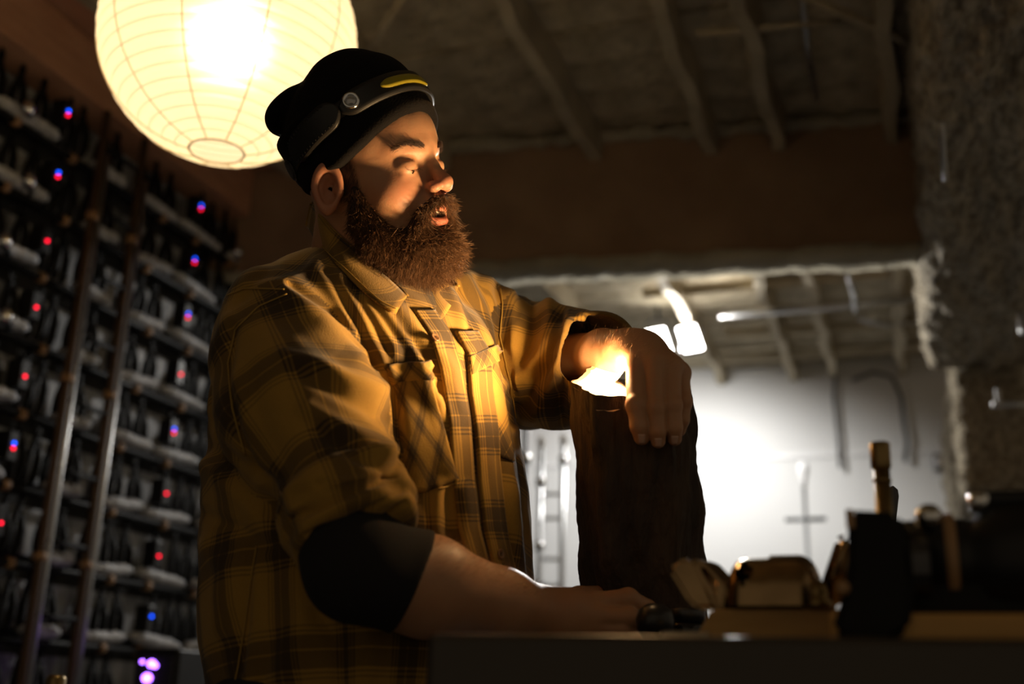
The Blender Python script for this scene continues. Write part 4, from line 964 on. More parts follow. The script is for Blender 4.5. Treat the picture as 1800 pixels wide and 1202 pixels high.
#  folds of the cloth: (points on the visible side, width, height in mm)
FOLDS = [
 ([(556, 462), (600, 545), (632, 628)], 13, 6), ([(575, 480), (630, 580), (655, 640)], 8, -5), ([(594, 490), (655, 600), (680, 645)], 11, 6), ([(615, 500), (675, 600), (690, 640)], 7, -4),
 ([(636, 522), (690, 605), (697, 645)], 10, 4.5), ([(655, 535), (715, 610), (725, 645)], 7, -4), ([(662, 520), (711, 590), (740, 650), (765, 720)], 11, 5),
 ([(690, 548), (745, 620), (770, 690)], 7, -4), ([(704, 545), (760, 608), (795, 664), (800, 720)], 12, 5),
 ([(505, 520), (560, 560), (613, 606), (660, 670), (684, 725), (688, 780)], 20, 9), ([(510, 508), (575, 555), (640, 622), (690, 700), (702, 770)], 8, -7),
 ([(500, 628), (560, 645), (598, 664), (655, 692)], 12, 6), ([(520, 655), (590, 690), (660, 735)], 12, -6), ([(540, 720), (598, 758), (660, 790), (690, 800)], 13, 7), ([(560, 760), (620, 800), (690, 830)], 10, -6),
 ([(600, 845), (667, 820), (690, 800)], 9, 5), ([(560, 850), (640, 828), (700, 815)], 6, -4), ([(430, 640), (455, 750), (510, 860)], 25, -5),
 ([(490, 860), (560, 840), (640, 850)], 9, 4), ([(500, 915), (590, 875), (700, 832)], 6, -8), ([(530, 945), (610, 915), (708, 862)], 3.5, -4), ([(555, 972), (640, 938), (712, 884)], 4, -5),
 ([(816, 490), (844, 545), (866, 600)], 11, 5), ([(800, 500), (825, 560), (838, 600)], 7, -4), ([(788, 500), (812, 555), (825, 600)], 9, 4.5), ([(838, 490), (862, 540), (880, 600)], 7, -4),
 ([(876, 500), (884, 540), (880, 590), (895, 664), (907, 740)], 8, -9), ([(896, 520), (900, 570), (905, 650), (915, 730)], 11, 6),
 ([(966, 535), (968, 560), (945, 629), (905, 671)], 12, 8), ([(938, 528), (928, 585), (915, 640)], 9, -6), ([(985, 552), (965, 630), (930, 690), (915, 715)], 8, -7), ([(1000, 556), (985, 630), (960, 700), (940, 730)], 10, 7),
 ([(1012, 562), (992, 630), (985, 700), (990, 735)], 7, -7), ([(1025, 560), (1008, 620), (1010, 690), (1020, 725)], 9, 6), ([(920, 560), (905, 610)], 10, 5), ([(905, 690), (960, 705), (1010, 690)], 9, -4),
 ([(1034, 560), (1018, 620), (1022, 690)], 5, -5),
 ([(700, 650), (690, 760), (700, 850)], 16, -7), ([(660, 660), (735, 655), (762, 668)], 5, 3), ([(745, 690), (790, 760), (790, 840)], 14, 6), ([(760, 840), (820, 845)], 7, -4),
 ([(770, 860), (768, 930), (790, 1000)], 8, 5), ([(790, 855), (792, 930), (806, 1000)], 7, -4.5), ([(815, 855), (815, 940), (830, 1010)], 8, 4), ([(880, 780), (900, 900), (925, 1040)], 9, 5), ([(865, 800), (885, 920), (905, 1040)], 7, -4), ([(905, 770), (920, 900), (938, 1040)], 6, -4),
 ([(345, 770), (400, 815), (460, 850), (500, 930)], 12, -8), ([(350, 810), (400, 850), (450, 900)], 16, 6), ([(350, 900), (420, 930), (470, 960)], 10, -5), ([(400, 560), (372, 640), (365, 720)], 12, 5), ([(412, 580), (398, 660), (410, 760), (440, 840)], 7, -6),
 ([(360, 960), (400, 1000), (390, 1100)], 18, 5), ([(440, 960), (430, 1060), (418, 1180)], 7, -5), ([(520, 1010), (530, 1100), (500, 1190)], 18, 5), ([(560, 1080), (600, 1140), (600, 1200)], 14, -5), ([(470, 1000), (480, 1100), (460, 1200)], 14, -4),
 ([(500, 430), (470, 470), (420, 520)], 10, -3), ([(430, 500), (500, 500), (545, 470)], 8, 3), ([(640, 1030), (650, 1120), (640, 1200)], 20, 5),
]
SN = vnormals(SV, SQ); X, Y = to_px(SV); facing = -(SN * SV).sum(1) / np.linalg.norm(SV, axis=1)
wgt = np.clip(facing * 3 + .6, 0, 1)
disp = np.zeros(len(SV), F32)
for pts, wd, am in FOLDS: disp += am * 1.05e-3 * np.exp(-(polydist(X, Y, pts) / (wd * 1.2)) ** 2) * wgt
disp += (.0034 * vnoise(SV, 28, 11) + .0022 * vnoise(SV, 62, 12) + .0008 * vnoise(SV, 140, 13)).astype(F32)
SV = (SV + SN * disp[:, None]).astype(F32); SV = relax(SV, SQ, 1, .4)
def plaid_mat(name, ang=0.0):
    m, nt, b = nodes(name); L_ = nt.links.new
    uvn = nd(nt, 'ShaderNodeUVMap', uv_map='plaid'); mp = nd(nt, 'ShaderNodeMapping'); mp.inputs['Rotation'].default_value = (0, 0, ang); L_(uvn.outputs[0], mp.inputs[0])
    sp = nd(nt, 'ShaderNodeSeparateXYZ'); L_(mp.outputs[0], sp.inputs[0]); outs = []
    for i, per in ((0, .098), (1, .110)):
        dv = nd(nt, 'ShaderNodeMath', operation='DIVIDE'); dv.inputs[1].default_value = per; L_(sp.outputs[i], dv.inputs[0])
        fr = nd(nt, 'ShaderNodeMath', operation='FRACT'); L_(dv.outputs[0], fr.inputs[0])
        r = nd(nt, 'ShaderNodeValToRGB'); cr = r.color_ramp; cr.interpolation = 'LINEAR'
        stops = [(0, 0), (.055, 0), (.06, .55), (.075, .55), (.08, 0), (.10, 0), (.105, .6), (.12, .6), (.125, .05), (.145, .05), (.15, .80), (.30, .86), (.305, .25), (.318, .25), (.322, .86), (.44, .8), (.445, .05), (.462, .05), (.467, .6), (.482, .6), (.487, 0), (.51, 0), (.515, .5), (.53, .5), (.535, 0), (1, 0)]
        cr.elements[0].position = stops[0][0]; cr.elements[0].color = (stops[0][1],) * 3 + (1,); cr.elements[1].position = 1; cr.elements[1].color = (0, 0, 0, 1)
        for p_, v_ in stops[1:-1]:
            e_ = cr.elements.new(p_); e_.color = (v_, v_, v_, 1)
        L_(fr.outputs[0], r.inputs[0]); outs.append(r.outputs[0])
    # woven: each direction contributes about half, both together nearly black
    ad = nd(nt, 'ShaderNodeMath', operation='ADD'); L_(outs[0], ad.inputs[0]); L_(outs[1], ad.inputs[1])
    ml = nd(nt, 'ShaderNodeMath', operation='MULTIPLY'); ml.inputs[1].default_value = .72; L_(ad.outputs[0], ml.inputs[0]); mn = nd(nt, 'ShaderNodeMath', operation='MINIMUM'); mn.inputs[1].default_value = .90; L_(ml.outputs[0], mn.inputs[0]); ml = mn
    tc = nd(nt, 'ShaderNodeTexCoord'); nz = nd(nt, 'ShaderNodeTexNoise'); nz.inputs['Scale'].default_value = 700; L_(tc.outputs['Object'], nz.inputs['Vector'])
    base = nd(nt, 'ShaderNodeMix', data_type='RGBA'); base.inputs[6].default_value = (.42, .245, .050, 1); base.inputs[7].default_value = (.31, .178, .032, 1); L_(nz.outputs['Fac'], base.inputs[0])
    mx = nd(nt, 'ShaderNodeMix', data_type='RGBA'); L_(ml.outputs[0], mx.inputs[0]); L_(base.outputs[2], mx.inputs[6]); mx.inputs[7].default_value = (.026, .019, .014, 1)
    L_(mx.outputs[2], b.inputs['Base Color']); b.inputs['Roughness'].default_value = .9; b.inputs['Specular IOR Level'].default_value = .15
    b.inputs['Sheen Weight'].default_value = .12; b.inputs['Sheen Roughness'].default_value = .5
    bp = nd(nt, 'ShaderNodeBump'); bp.inputs['Strength'].default_value = .35; bp.inputs['Distance'].default_value = .0012; L_(nz.outputs['Fac'], bp.inputs['Height']); L_(bp.outputs[0], b.inputs['Normal'])
    return m
PLAID = plaid_mat('mustard_plaid'); PLAID_BIAS = plaid_mat('mustard_plaid_bias', math.radians(45))
def plaid_uv(P, l):
    u = np.zeros(len(P)); v = np.zeros(len(P))
    for k, (o, ax, rad, tw) in enumerate(((HIP, TU, .215, 0), (SR, AXR, .078, .0), (Cc(836, 612, 1.60), (Cc(1040, 640, 1.56) - Cc(836, 612, 1.60)) / np.linalg.norm(Cc(1040, 640, 1.56) - Cc(836, 612, 1.60)), .08, 0))):
        m = l == k; q = P[m] - o; t = q @ ax; e1 = np.cross(ax, [0, 0, 1.]); e1 /= np.linalg.norm(e1); e2 = np.cross(ax, e1)
        u[m] = np.arctan2(q @ e1, -(q @ e2)) * rad + .03; v[m] = t + .02 * (k == 1)
    return u, v
def add_uv(me, V, Q, flab):
    L = np.repeat(flab, Q.shape[1]); u, v = plaid_uv(V[Q.ravel()], L); lay = me.uv_layers.new(name='plaid')
    # keep the seam of the angle in one piece per face
    uu = u.reshape(-1, Q.shape[1]); 
    for k, rad in enumerate((.215, .078, .08)):
        m = flab == k; w_ = uu[m]; ref = w_[:, :1]; w_ = w_ - np.round((w_ - ref) / (2 * math.pi * rad)) * 2 * math.pi * rad; uu[m] = w_
    lay.data.foreach_set('uv', np.stack([uu.ravel(), v], 1).astype(F32).ravel())
me = np_mesh('shirt', to_world(SV), SQ); flab = lab[SQ[:, 0]]
add_uv(me, SV, SQ, flab); shirt = link('shirt', me, PLAID, person)
# surfaces to lay things on
def bvh(V, Q): return BVHTree.FromPolygons([tuple(map(float, v)) for v in V], [tuple(map(int, q)) for q in Q])
SB = bvh(SV, SQ); SBT = bvh(SV, SQ[flab == 0])
def on(B_, x, y, off=.002):
    d = Vector(Cc(x, y, 1.0)).normalized(); h = B_.ray_cast(Vector((0, 0, 0)), d)
    if h[0] is None: return None
    n = h[1] if h[1].dot(d) < 0 else -h[1]; return np.array(h[0] + n * off, F32), np.array(n, F32)
def patch(name, B_, quad, nu, nv, off, thick, m, parent, uvscale=True, puff=0.0, sm=4):
    # quad: four corners (top left, top right, bottom right, bottom left) or a function (s,t)->(x,y)
    fn = quad if callable(quad) else (lambda s, t: tuple((1 - t) * ((1 - s) * np.array(quad[0]) + s * np.array(quad[1])) + t * ((1 - s) * np.array(quad[3]) + s * np.array(quad[2]))))
    P = np.zeros((nv + 1, nu + 1, 3), F32); Nn = np.zeros_like(P)
    for j in range(nv + 1):
        for i in range(nu + 1):
            h = on(B_, *fn(i / nu, j / nv), 0)
            if h is None: P[j, i] = P[j, i - 1] if i else P[j - 1, i]; Nn[j, i] = Nn[j, i - 1] if i else Nn[j - 1, i]
            else: P[j, i], Nn[j, i] = h
    P0 = P.copy()
    for _ in range(sm):
        Pp = np.pad(P, ((1, 1), (1, 1), (0, 0)), 'edge'); Z_ = .5 * P + .125 * (Pp[:-2, 1:-1] + Pp[2:, 1:-1] + Pp[1:-1, :-2] + Pp[1:-1, 2:]); P = P + ((Z_ - P) * Nn).sum(2, keepdims=True) * Nn
        Np = np.pad(Nn, ((1, 1), (1, 1), (0, 0)), 'edge'); Nn = Np[:-2, 1:-1] + Np[2:, 1:-1] + Np[1:-1, :-2] + Np[1:-1, 2:] + Nn; Nn /= np.linalg.norm(Nn, axis=2, keepdims=True)
    lift = np.clip(((P0 - P) * Nn).sum(2), 0, .003); P = P + Nn * (lift * .6)[..., None]
    Nn /= np.linalg.norm(Nn, axis=2, keepdims=True)
    jj, ii = np.mgrid[0:nv + 1, 0:nu + 1]; edge = np.minimum(np.minimum(ii, nu - ii), np.minimum(jj, nv - jj)); up_ = P + Nn * (off + puff * np.clip(edge / 4, 0, 1))[..., None] * 1.0; dn = P + Nn * (off - thick)
    V = np.concatenate([up_.reshape(-1, 3), dn.reshape(-1, 3)]); w1 = nu + 1; n1 = w1 * (nv + 1); Q = []
    for j in range(nv):
        for i in range(nu):
            a = j * w1 + i; Q.append((a, a + w1, a + w1 + 1, a + 1)); Q.append((a + n1, a + 1 + n1, a + w1 + 1 + n1, a + w1 + n1))
    rim = [j * w1 for j in range(nv + 1)] + [nv * w1 + i for i in range(1, nu + 1)] + [j * w1 + nu for j in range(nv - 1, -1, -1)] + [i for i in range(nu - 1, 0, -1)]
    for a, b in zip(rim, rim[1:] + rim[:1]): Q.append((a, a + n1, b + n1, b))
    me = np_mesh(name, to_world(V), np.array(Q)); 
    lay = me.uv_layers.new(name='plaid'); d1 = np.linalg.norm(np.diff(P, axis=1), axis=2).sum(1).mean(); d2 = np.linalg.norm(np.diff(P, axis=0), axis=2).sum(0).mean()
    U = np.concatenate([np.stack([ii / nu * d1, jj / nv * d2], -1).reshape(-1, 2)] * 2); lay.data.foreach_set('uv', U[np.array(Q).ravel()].astype(F32).ravel())
    bm = bmesh.new(); bm.from_mesh(me); bmesh.ops.recalc_face_normals(bm, faces=bm.faces); bm.to_mesh(me); bm.free()
    return link(name, me, m, parent)
def stitch(name, B_, pts, r, m, parent, off=.0015, n=40, dash=0):
    P = []
    pts = [np.array(p, float) for p in pts]; seg = np.array([np.linalg.norm(b - a) for a, b in zip(pts, pts[1:])]); cum = np.concatenate([[0], np.cumsum(seg)])
    for s in np.linspace(0, cum[-1], n):
        k = min(np.searchsorted(cum, s, 'right') - 1, len(seg) - 1); t = (s - cum[k]) / seg[k]; x, y = pts[k] + (pts[k + 1] - pts[k]) * t
        h = on(B_, x, y, off)
        if h is not None: P.append(h[0])
    if len(P) < 3: return
    P = to_world(np.array(P)); bm = bmesh.new(); tube(bm, P, r, 5); return from_bm(name, bm, m, parent, smooth=True)
thread = mat('mustard_thread', (.42, .26, .05), .8)
# pockets on the bias
def quadfn(tl, tr, br, bl, nick=0.0):
    tl, tr, br, bl = map(np.array, (tl, tr, br, bl))
    def f(s, t):
        p = (1 - t) * ((1 - s) * tl + s * tr) + t * ((1 - s) * bl + s * br); 
        if t > .8: p = p + np.array([0, 1.]) * nick * (t - .8) / .2 * (1 - abs(2 * s - 1))
        return tuple(p)
    return f
pkR = patch('pocket', SBT, quadfn((664, 650), (752, 645), (803, 842), (690, 862), 14), 26, 34, .0035, .004, PLAID_BIAS, shirt, puff=.002, sm=16)
pkL = patch('pocket', SBT, quadfn((822, 632), (868, 610), (902, 812), (846, 775), 10), 16, 34, .0035, .004, PLAID_BIAS, shirt, puff=.002, sm=16)
patch('pocket_welt', SBT, quadfn((661, 646), (753, 641), (760, 672), (664, 680)), 24, 8, .0065, .004, PLAID_BIAS, shirt, puff=.0015, sm=14)
patch('pocket_welt', SBT, quadfn((820, 630), (868, 608), (872, 638), (824, 662)), 14, 8, .0065, .004, PLAID_BIAS, shirt, puff=.0015, sm=14)
# button placket
def strip(pts, w0, w1):
    pts = [np.array(p, float) for p in pts]; seg = np.array([np.linalg.norm(b - a) for a, b in zip(pts, pts[1:])]); cum = np.concatenate([[0], np.cumsum(seg)])
    def f(s, t):
        d = t * cum[-1]; k = min(np.searchsorted(cum, d, 'right') - 1, len(seg) - 1); q = (d - cum[k]) / seg[k]; p = pts[k] + (pts[k + 1] - pts[k]) * q
        return tuple(p + np.array([w0 + (w1 - w0) * s, 0]))
    return f
patch('button_placket', SBT, strip([(742, 545), (772, 590), (790, 650), (805, 740), (812, 840), (822, 930), (842, 1005)], -16, 20), 8, 70, .003, .004, PLAID, shirt, puff=.001)
patch('placket', SBT, strip([(800, 585), (822, 622), (826, 690), (836, 760), (842, 850), (850, 930), (870, 1020)], -2, 36), 8, 70, .0055, .006, PLAID, shirt, puff=.001)
bt = mat('horn_button', (.22, .12, .06), .3)
def button(x, y, r):
    h = on(SB, x, y, .0052)
    if h is None: return
    n = to_world((h[0] + h[1])[None])[0] - to_world(h[0][None])[0]; bm = bmesh.new(); lathe(bm, [(0, 0), (r * .9, 0), (r, r * .15), (r, r * .35), (r * .8, r * .42), (r * .65, r * .28), (0, r * .28)], 20, axis=n, org=to_world(h[0][None])[0])
    o = from_bm('button', bm, bt, shirt, smooth=True)
    x_, y_ = frame_of(n)
    for k in range(4):
        bm = bmesh.new(); a = math.pi / 4 + k * math.pi / 2; c = Vector(to_world(h[0][None])[0]) + Vector(n) * r * .30 + (x_ * math.cos(a) + y_ * math.sin(a)) * r * .26
        lathe(bm, [(0, 0), (r * .11, 0), (r * .11, r * .06), (0, r * .06)], 8, axis=n, org=c); from_bm('thread_hole', bm, MT['black'], o)
button(760, 599, .0058); button(872, 975, .0056)
# seams
for pts in ([(505, 518), (455, 540), (415, 580), (402, 640), (410, 720), (432, 800)], [(402, 520), (430, 508), (500, 510)], [(878, 498), (884, 535), (880, 590), (893, 660), (905, 735)],
            [(453, 960), (438, 1050), (423, 1150), (415, 1200)], [(770, 860), (806, 848)]):
    stitch('seam', SB, pts, .0009, thread, shirt, off=.0016)

# black thermal sleeve on the right arm
CUT = Cc(736, 1006, 1.135); FD = (WRr - ER) / np.linalg.norm(WRr - ER)
cutn = np.array([.89, -.42, .10]); cutn = cutn / np.linalg.norm(cutn)
def und(p):
    d = arm_right(p) - .0035
    d = smax(d, -((p - (ROLLC - AXR * .03)) @ AXR.astype(F32)), .004)
    d = d + .0015 * vnoise(p, 60, 21).astype(F32)
    return smax(d, (p - CUT) @ cutn.astype(F32), .004)
UV_, UQ_ = nets(und, axis_pts([(-.30, -.03, .003)]), axis_pts([(-.35, -.11, .003)]), axis_pts([(.98, 1.30, .003)]))
link('thermal_sleeve', np_mesh('thermal_sleeve', to_world(relax(UV_, UQ_, 2)), UQ_), mat('black_jersey', (.010, .009, .010), .95, bump=.3, bscale=500, bdist=.0006), person)

# ---------------- collar
BB = bvh(BV_, BQ_)
def zhit(B_, x, y, dz):
    h = on(B_, x, y, 0); return None if h is None else h[0][2] + dz
def loft(name, A_, B_, n, thick, m, parent, bulge=0.0, reps=28):
    def res(pts):
        pts = np.array(pts, float); L = np.concatenate([[0], np.cumsum(np.linalg.norm(np.diff(pts, axis=0), axis=1))]); return np.stack([np.interp(np.linspace(0, L[-1], reps), L, pts[:, k]) for k in range(3)], 1)
    a, b = res(A_), res(B_); P = np.zeros((n + 1, reps, 3))
    for j in range(n + 1):
        t = j / n; P[j] = a + (b - a) * t; P[j, :, 2] -= bulge * math.sin(math.pi * t)
    for _ in range(4): P[:, 1:-1] = .5 * P[:, 1:-1] + .25 * (P[:, :-2] + P[:, 2:])
    gu = np.gradient(P, axis=1); gv = np.gradient(P, axis=0); N_ = np.cross(gu, gv); N_ /= np.linalg.norm(N_, axis=2, keepdims=True) + 1e-9; N_ *= np.where((N_ * P).sum(2, keepdims=True) > 0, -1, 1)
    V = np.concatenate([P.reshape(-1, 3), (P - N_ * thick).reshape(-1, 3)]); n1 = (n + 1) * reps; Q = []
    for j in range(n):
        for i in range(reps - 1):
            k = j * reps + i; Q += [(k, k + 1, k + reps + 1, k + reps), (k + n1, k + reps + n1, k + reps + 1 + n1, k + 1 + n1)]
    rim = list(range(reps)) + [j * reps + reps - 1 for j in range(1, n + 1)] + [n * reps + i for i in range(reps - 2, -1, -1)] + [j * reps for j in range(n - 1, 0, -1)]
    for p_, q_ in zip(rim, rim[1:] + rim[:1]): Q.append((p_, q_, q_ + n1, p_ + n1))
    Q = np.array(Q); me = np_mesh(name, to_world(V.astype(F32)), Q); lay = me.uv_layers.new(name='plaid')
    du = np.cumsum(np.linalg.norm(gu, axis=2), 1); dv = np.cumsum(np.linalg.norm(gv, axis=2), 0); U = np.concatenate([np.stack([du, dv + .05], -1).reshape(-1, 2)] * 2); lay.data.foreach_set('uv', U[Q.ravel()].astype(F32).ravel())
    bm = bmesh.new(); bm.from_mesh(me); bmesh.ops.recalc_face_normals(bm, faces=bm.faces); bm.to_mesh(me); bm.free()
    return link(name, me, m, parent), P
def pts3(pl, B_, dz, dflt):
    out = []
    for x, y in pl:
        z = zhit(B_, x, y, dz); z = dflt if z is None else z; dflt = z; out.append(Cc(x, y, z))
    return out
fold = [(549, 358), (562, 378), (585, 405), (618, 436), (655, 464), (690, 494), (716, 520)]
outer = [(540, 398), (556, 428), (582, 456), (612, 485), (640, 512), (668, 536), (697, 550)]
fz_ = [1.462, 1.45, 1.435, 1.42, 1.41, 1.405, 1.40]
A_ = [Cc(x, y, min(z, (zhit(BB, x, y, -.008) or 9), (zhit(SB, x, y, -.006) or 9))) for (x, y), z in zip(fold, fz_)]; B_ = []
for (x, y), z in zip(outer, fz_):
    h = zhit(SB, x, y, -.009); B_.append(Cc(x, y, h if h else z + .01))
cl1, _ = loft('collar', A_, B_, 10, .003, PLAID, shirt, bulge=.006)
# inner stand of the collar, hugging the neck
C_ = [Cc(x + 10, y + 16, z + .012) for (x, y), z in zip(fold, fz_)]
loft('collar_stand', [a + np.array([0, 0, .001], F32) for a in A_], C_, 5, .002, PLAID, shirt)
far_f = [(724, 528), (738, 508), (756, 488), (775, 470)]; far_o = [(752, 562), (772, 566), (792, 540), (806, 505)]
A2 = [Cc(x, y, 1.395 + .02 * i) for i, (x, y) in enumerate(far_f)]; B2 = []
for i, (x, y) in enumerate(far_o):
    h = zhit(SB, x, y, -.006); B2.append(Cc(x, y, h if h else 1.40))
loft('collar', A2, B2, 8, .003, PLAID, shirt, bulge=.004)
loft('collar', [Cc(549, 358, 1.462), Cc(553, 352, 1.495), Cc(596, 358, 1.532), Cc(668, 392, 1.538), Cc(738, 440, 1.50), Cc(775, 470, 1.455)],
     [Cc(540, 398, 1.478), Cc(545, 398, 1.515), Cc(592, 412, 1.556), Cc(672, 446, 1.560), Cc(752, 488, 1.515), Cc(806, 505, 1.425)], 6, .003, PLAID, shirt)
patch('undershirt_neck', BB, [(700, 502), (742, 488), (752, 545), (716, 535)], 10, 10, .003, .004, bpy.data.materials['black_jersey'], person)
stitch('seam', bvh(np.array([v for v in _.reshape(-1, 3)]), np.array([(j * 28 + i, j * 28 + i + 1, (j + 1) * 28 + i + 1, (j + 1) * 28 + i) for j in range(10) for i in range(27)])), [(x + 1, y - 6) for x, y in outer[1:]], .0008, thread, shirt, off=.001)

nailm = mat('fingernail', (.62, .40, .30), .25)
for qd in ([(1121, 763), (1134, 763), (1133, 780), (1123, 780)], [(1151, 770), (1163, 770), (1162, 785), (1152, 785)], [(1180, 766), (1192, 766), (1190, 781), (1181, 781)]):
    patch('fingernail', BB, qd, 6, 6, .0007, .001, nailm, person, puff=.0004, sm=2)
# ---------------- beanie
HT = math.radians(30); HO = np.array([0, -5, 35.]); hA = np.array([0, -math.sin(HT), math.cos(HT)]); hB = np.array([0, math.cos(HT), math.sin(HT)])
def hatc(p):
    q = hc(p) - HO.astype(F32); return np.stack([q[:, 0], q @ hB.astype(F32), q @ hA.astype(F32)], 1)     # l, forward, up in the beanie's own tilt
def hatp(l, b, a): v = HO + hB * b + hA * a; return hp(l, v[1], v[2])
def hat_f(p):
    q = hatc(p)
    d = ell(q, (0, 6, 38), (88, 101, 80))
    d = smin(d, ell(q, (2, -46, 99), (68, 52, 27)), 9)                          # slouch at the back
    d = smin(d, ell(q, (0, 28, 84), (62, 52, 36)), 10)
    d = smax(d, -chain(q, [(70, 40, 108), (40, -10, 128), (0, -22, 131), (-60, 0, 124)], (5, 5, 5, 5), 3), 12)   # dent across the top
    # turned up cuff: band round the head
    r = np.sqrt((q[:, 0] / 90) ** 2 + ((q[:, 1] - 1) / 107) ** 2); bk = np.clip(-q[:, 1] / 100, 0, 1); ft = np.clip(q[:, 1] / 100, 0, 1); lo = -33 + 15 * ft ** 2 + 27 * bk; hi = 52 - 24 * ft + 22 * bk
    band = np.maximum((r - 1) * 96, np.maximum(lo - q[:, 2], q[:, 2] - hi)); 
    cx, cy = (r - 1) * 96 + 7, np.maximum(lo + 7 - q[:, 2], q[:, 2] - hi + 7)
    band = np.minimum(np.maximum(cx, cy), 0) + np.sqrt(np.maximum(cx, 0) ** 2 + np.maximum(cy, 0) ** 2) - 7
    d = smin(d, band, 4)
    d = smax(d, -cap(q, (75, -90, 79), (-75, -90, 79), 8, 8), 8)             # crease between slouch and cuff
    d = d + 1.1 * vnoise(q, .045, 31) + .5 * vnoise(q, .12, 32)
    inner = ell(q, (0, 0, 10), (79, 97, 95)); d = smax(d, -np.where(q[:, 2] < 20, inner, 30), 4)
    return (d * .001).astype(F32)
hv, hq = nets(hat_f, axis_pts([(hx(450), hx(800), .0022)]), axis_pts([(.14, .40, .0022)]), axis_pts([(1.28, 1.60, .0024)]))
hv = relax(hv, hq, 2)
def knit():
    m, nt, b = nodes('black_knit'); b.inputs['Base Color'].default_value = (.010, .0095, .010, 1); b.inputs['Roughness'].default_value = 1; b.inputs['Specular IOR Level'].default_value = .04
    b.inputs['Sheen Weight'].default_value = .06; b.inputs['Sheen Tint'].default_value = (.5, .4, .3, 1)
    tc = nd(nt, 'ShaderNodeTexCoord'); n = nd(nt, 'ShaderNodeTexNoise'); n.inputs['Scale'].default_value = 450; nt.links.new(tc.outputs['Object'], n.inputs[0])
    bp = nd(nt, 'ShaderNodeBump'); bp.inputs['Strength'].default_value = .6; bp.inputs['Distance'].default_value = .0015; nt.links.new(n.outputs['Fac'], bp.inputs['Height']); nt.links.new(bp.outputs[0], b.inputs['Normal'])
    return m
beanie = link('beanie', np_mesh('beanie', to_world(hv), hq), knit(), person)
HB = bvh(hv, hq)
# ---------------- headlamp worn round the beanie
hlamp = empty('headlamp', to_world(hatp(0, 0, 30)[None])[0], label='slim black headlamp strapped round the beanie', cat='headlamp')
hl_inv = Matrix.Translation(Vector(to_world(hatp(0, 0, 30)[None])[0])).inverted()
def ring_hit(phi, a):
    d = np.array([math.sin(phi), math.cos(phi)]); far = hatp(d[0] * 220, d[1] * 220, a); c = hatp(0, 0, a); v = Vector(c - far); h = HB.ray_cast(Vector(far), v.normalized())
    if h[0] is None: p = hatp(d[0] * 92, d[1] * 108, a); n = -v.normalized()
    else: p, n = np.array(h[0]), -v.normalized()
    return np.array(p), np.array(n)
def band(name, p0, p1, alo, ahi, off, thick, m, n=60, na=4, closed=False, rnd=0.0):
    P, N_ = np.zeros((na + 1, n + 1, 3)), np.zeros((na + 1, n + 1, 3))
    for i in range(n + 1):
        t = i / n; phi = math.radians(p0 + (p1 - p0) * t); lo = alo(t) if callable(alo) else alo; hi = ahi(t) if callable(ahi) else ahi
        if rnd:
            e = min(t, 1 - t) * n * abs(p1 - p0) / n; k = math.sqrt(max(0, 1 - max(0, 1 - e / rnd) ** 2)) if e < rnd else 1; mid = (lo + hi) / 2; lo, hi = mid + (lo - mid) * max(k, .25), mid + (hi - mid) * max(k, .25)
        for j in range(na + 1): P[j, i], N_[j, i] = ring_hit(phi, lo + (hi - lo) * j / na)
    for _ in range(8):
        P[:, 1:-1] = .5 * P[:, 1:-1] + .25 * (P[:, :-2] + P[:, 2:]); 
        if na > 1: P[1:-1] = .5 * P[1:-1] + .25 * (P[:-2] + P[2:])
    up_, dn = P + N_ * off, P + N_ * (off - thick); w1 = n + 1; n1 = w1 * (na + 1); V = np.concatenate([up_.reshape(-1, 3), dn.reshape(-1, 3)]); Q = []
    for j in range(na):
        for i in range(n): k = j * w1 + i; Q += [(k, k + 1, k + w1 + 1, k + w1), (k + n1, k + w1 + n1, k + w1 + 1 + n1, k + 1 + n1)]
    rim = list(range(w1)) + [j * w1 + n for j in range(1, na + 1)] + [na * w1 + i for i in range(n - 1, -1, -1)] + [j * w1 for j in range(na - 1, 0, -1)]
    for a, b in zip(rim, rim[1:] + rim[:1]): Q.append((a, b, b + n1, a + n1))
    me = np_mesh(name, to_world(V.astype(F32)), np.array(Q)); bm = bmesh.new(); bm.from_mesh(me); bmesh.ops.recalc_face_normals(bm, faces=bm.faces)
    bmesh.ops.bevel(bm, geom=[e for e in bm.edges if len(e.link_faces) == 2 and e.calc_face_angle() > .8], offset=min(thick * .3, .0012), segments=2, affect='EDGES'); bm.to_mesh(me); bm.free()
    o = link(name, me, m, hlamp, smooth=False); o.matrix_parent_inverse = hl_inv; return o
strapm = mat('black_webbing', (.014, .014, .015), .6, bump=.2, bscale=600, bdist=.0005); podm = mat('black_silicone', (.016, .015, .014), .42)
band('strap', 0, 359, 11, 31, .0022, .002, strapm, n=110)
band('light_bar', -62, 62, 2, 33, .0075, .006, podm, n=60, na=5, rnd=8)
band('lamp_strip', -18, 30, 11, 25, .0092, .003, mat('yellow_diffuser', (.36, .30, .02), .35), n=30, na=3, rnd=5)
band('battery_pod', 62, 120, 3, 40, .0095, .008, podm, n=40, na=6, rnd=10)
for a0 in (6.5, 34.0):
    for k in range(13):
        band('stitch', 71 + k * 3.5, 71.9 + k * 3.5, a0, a0 + 3.5, .0106, .0018, strapm, n=2, na=2)
band('buckle', 132, 146, 6, 36, .005, .004, podm, n=12, na=5, rnd=2)
pc, pn = ring_hit(math.radians(52), 19); pw = to_world((pc + pn * .0075)[None].astype(F32))[0]; pnw = to_world((pc + pn)[None].astype(F32))[0] - to_world(pc[None].astype(F32))[0]
bm = bmesh.new(); lathe(bm, [(0, 0), (.0105, 0), (.0105, .003), (.008, .0045), (.0068, .002), (0, .0005)], 24, axis=pnw, org=pw); o = from_bm('lens_ring', bm, MT['chrome'], hlamp, smooth=True); o.matrix_parent_inverse = hl_inv
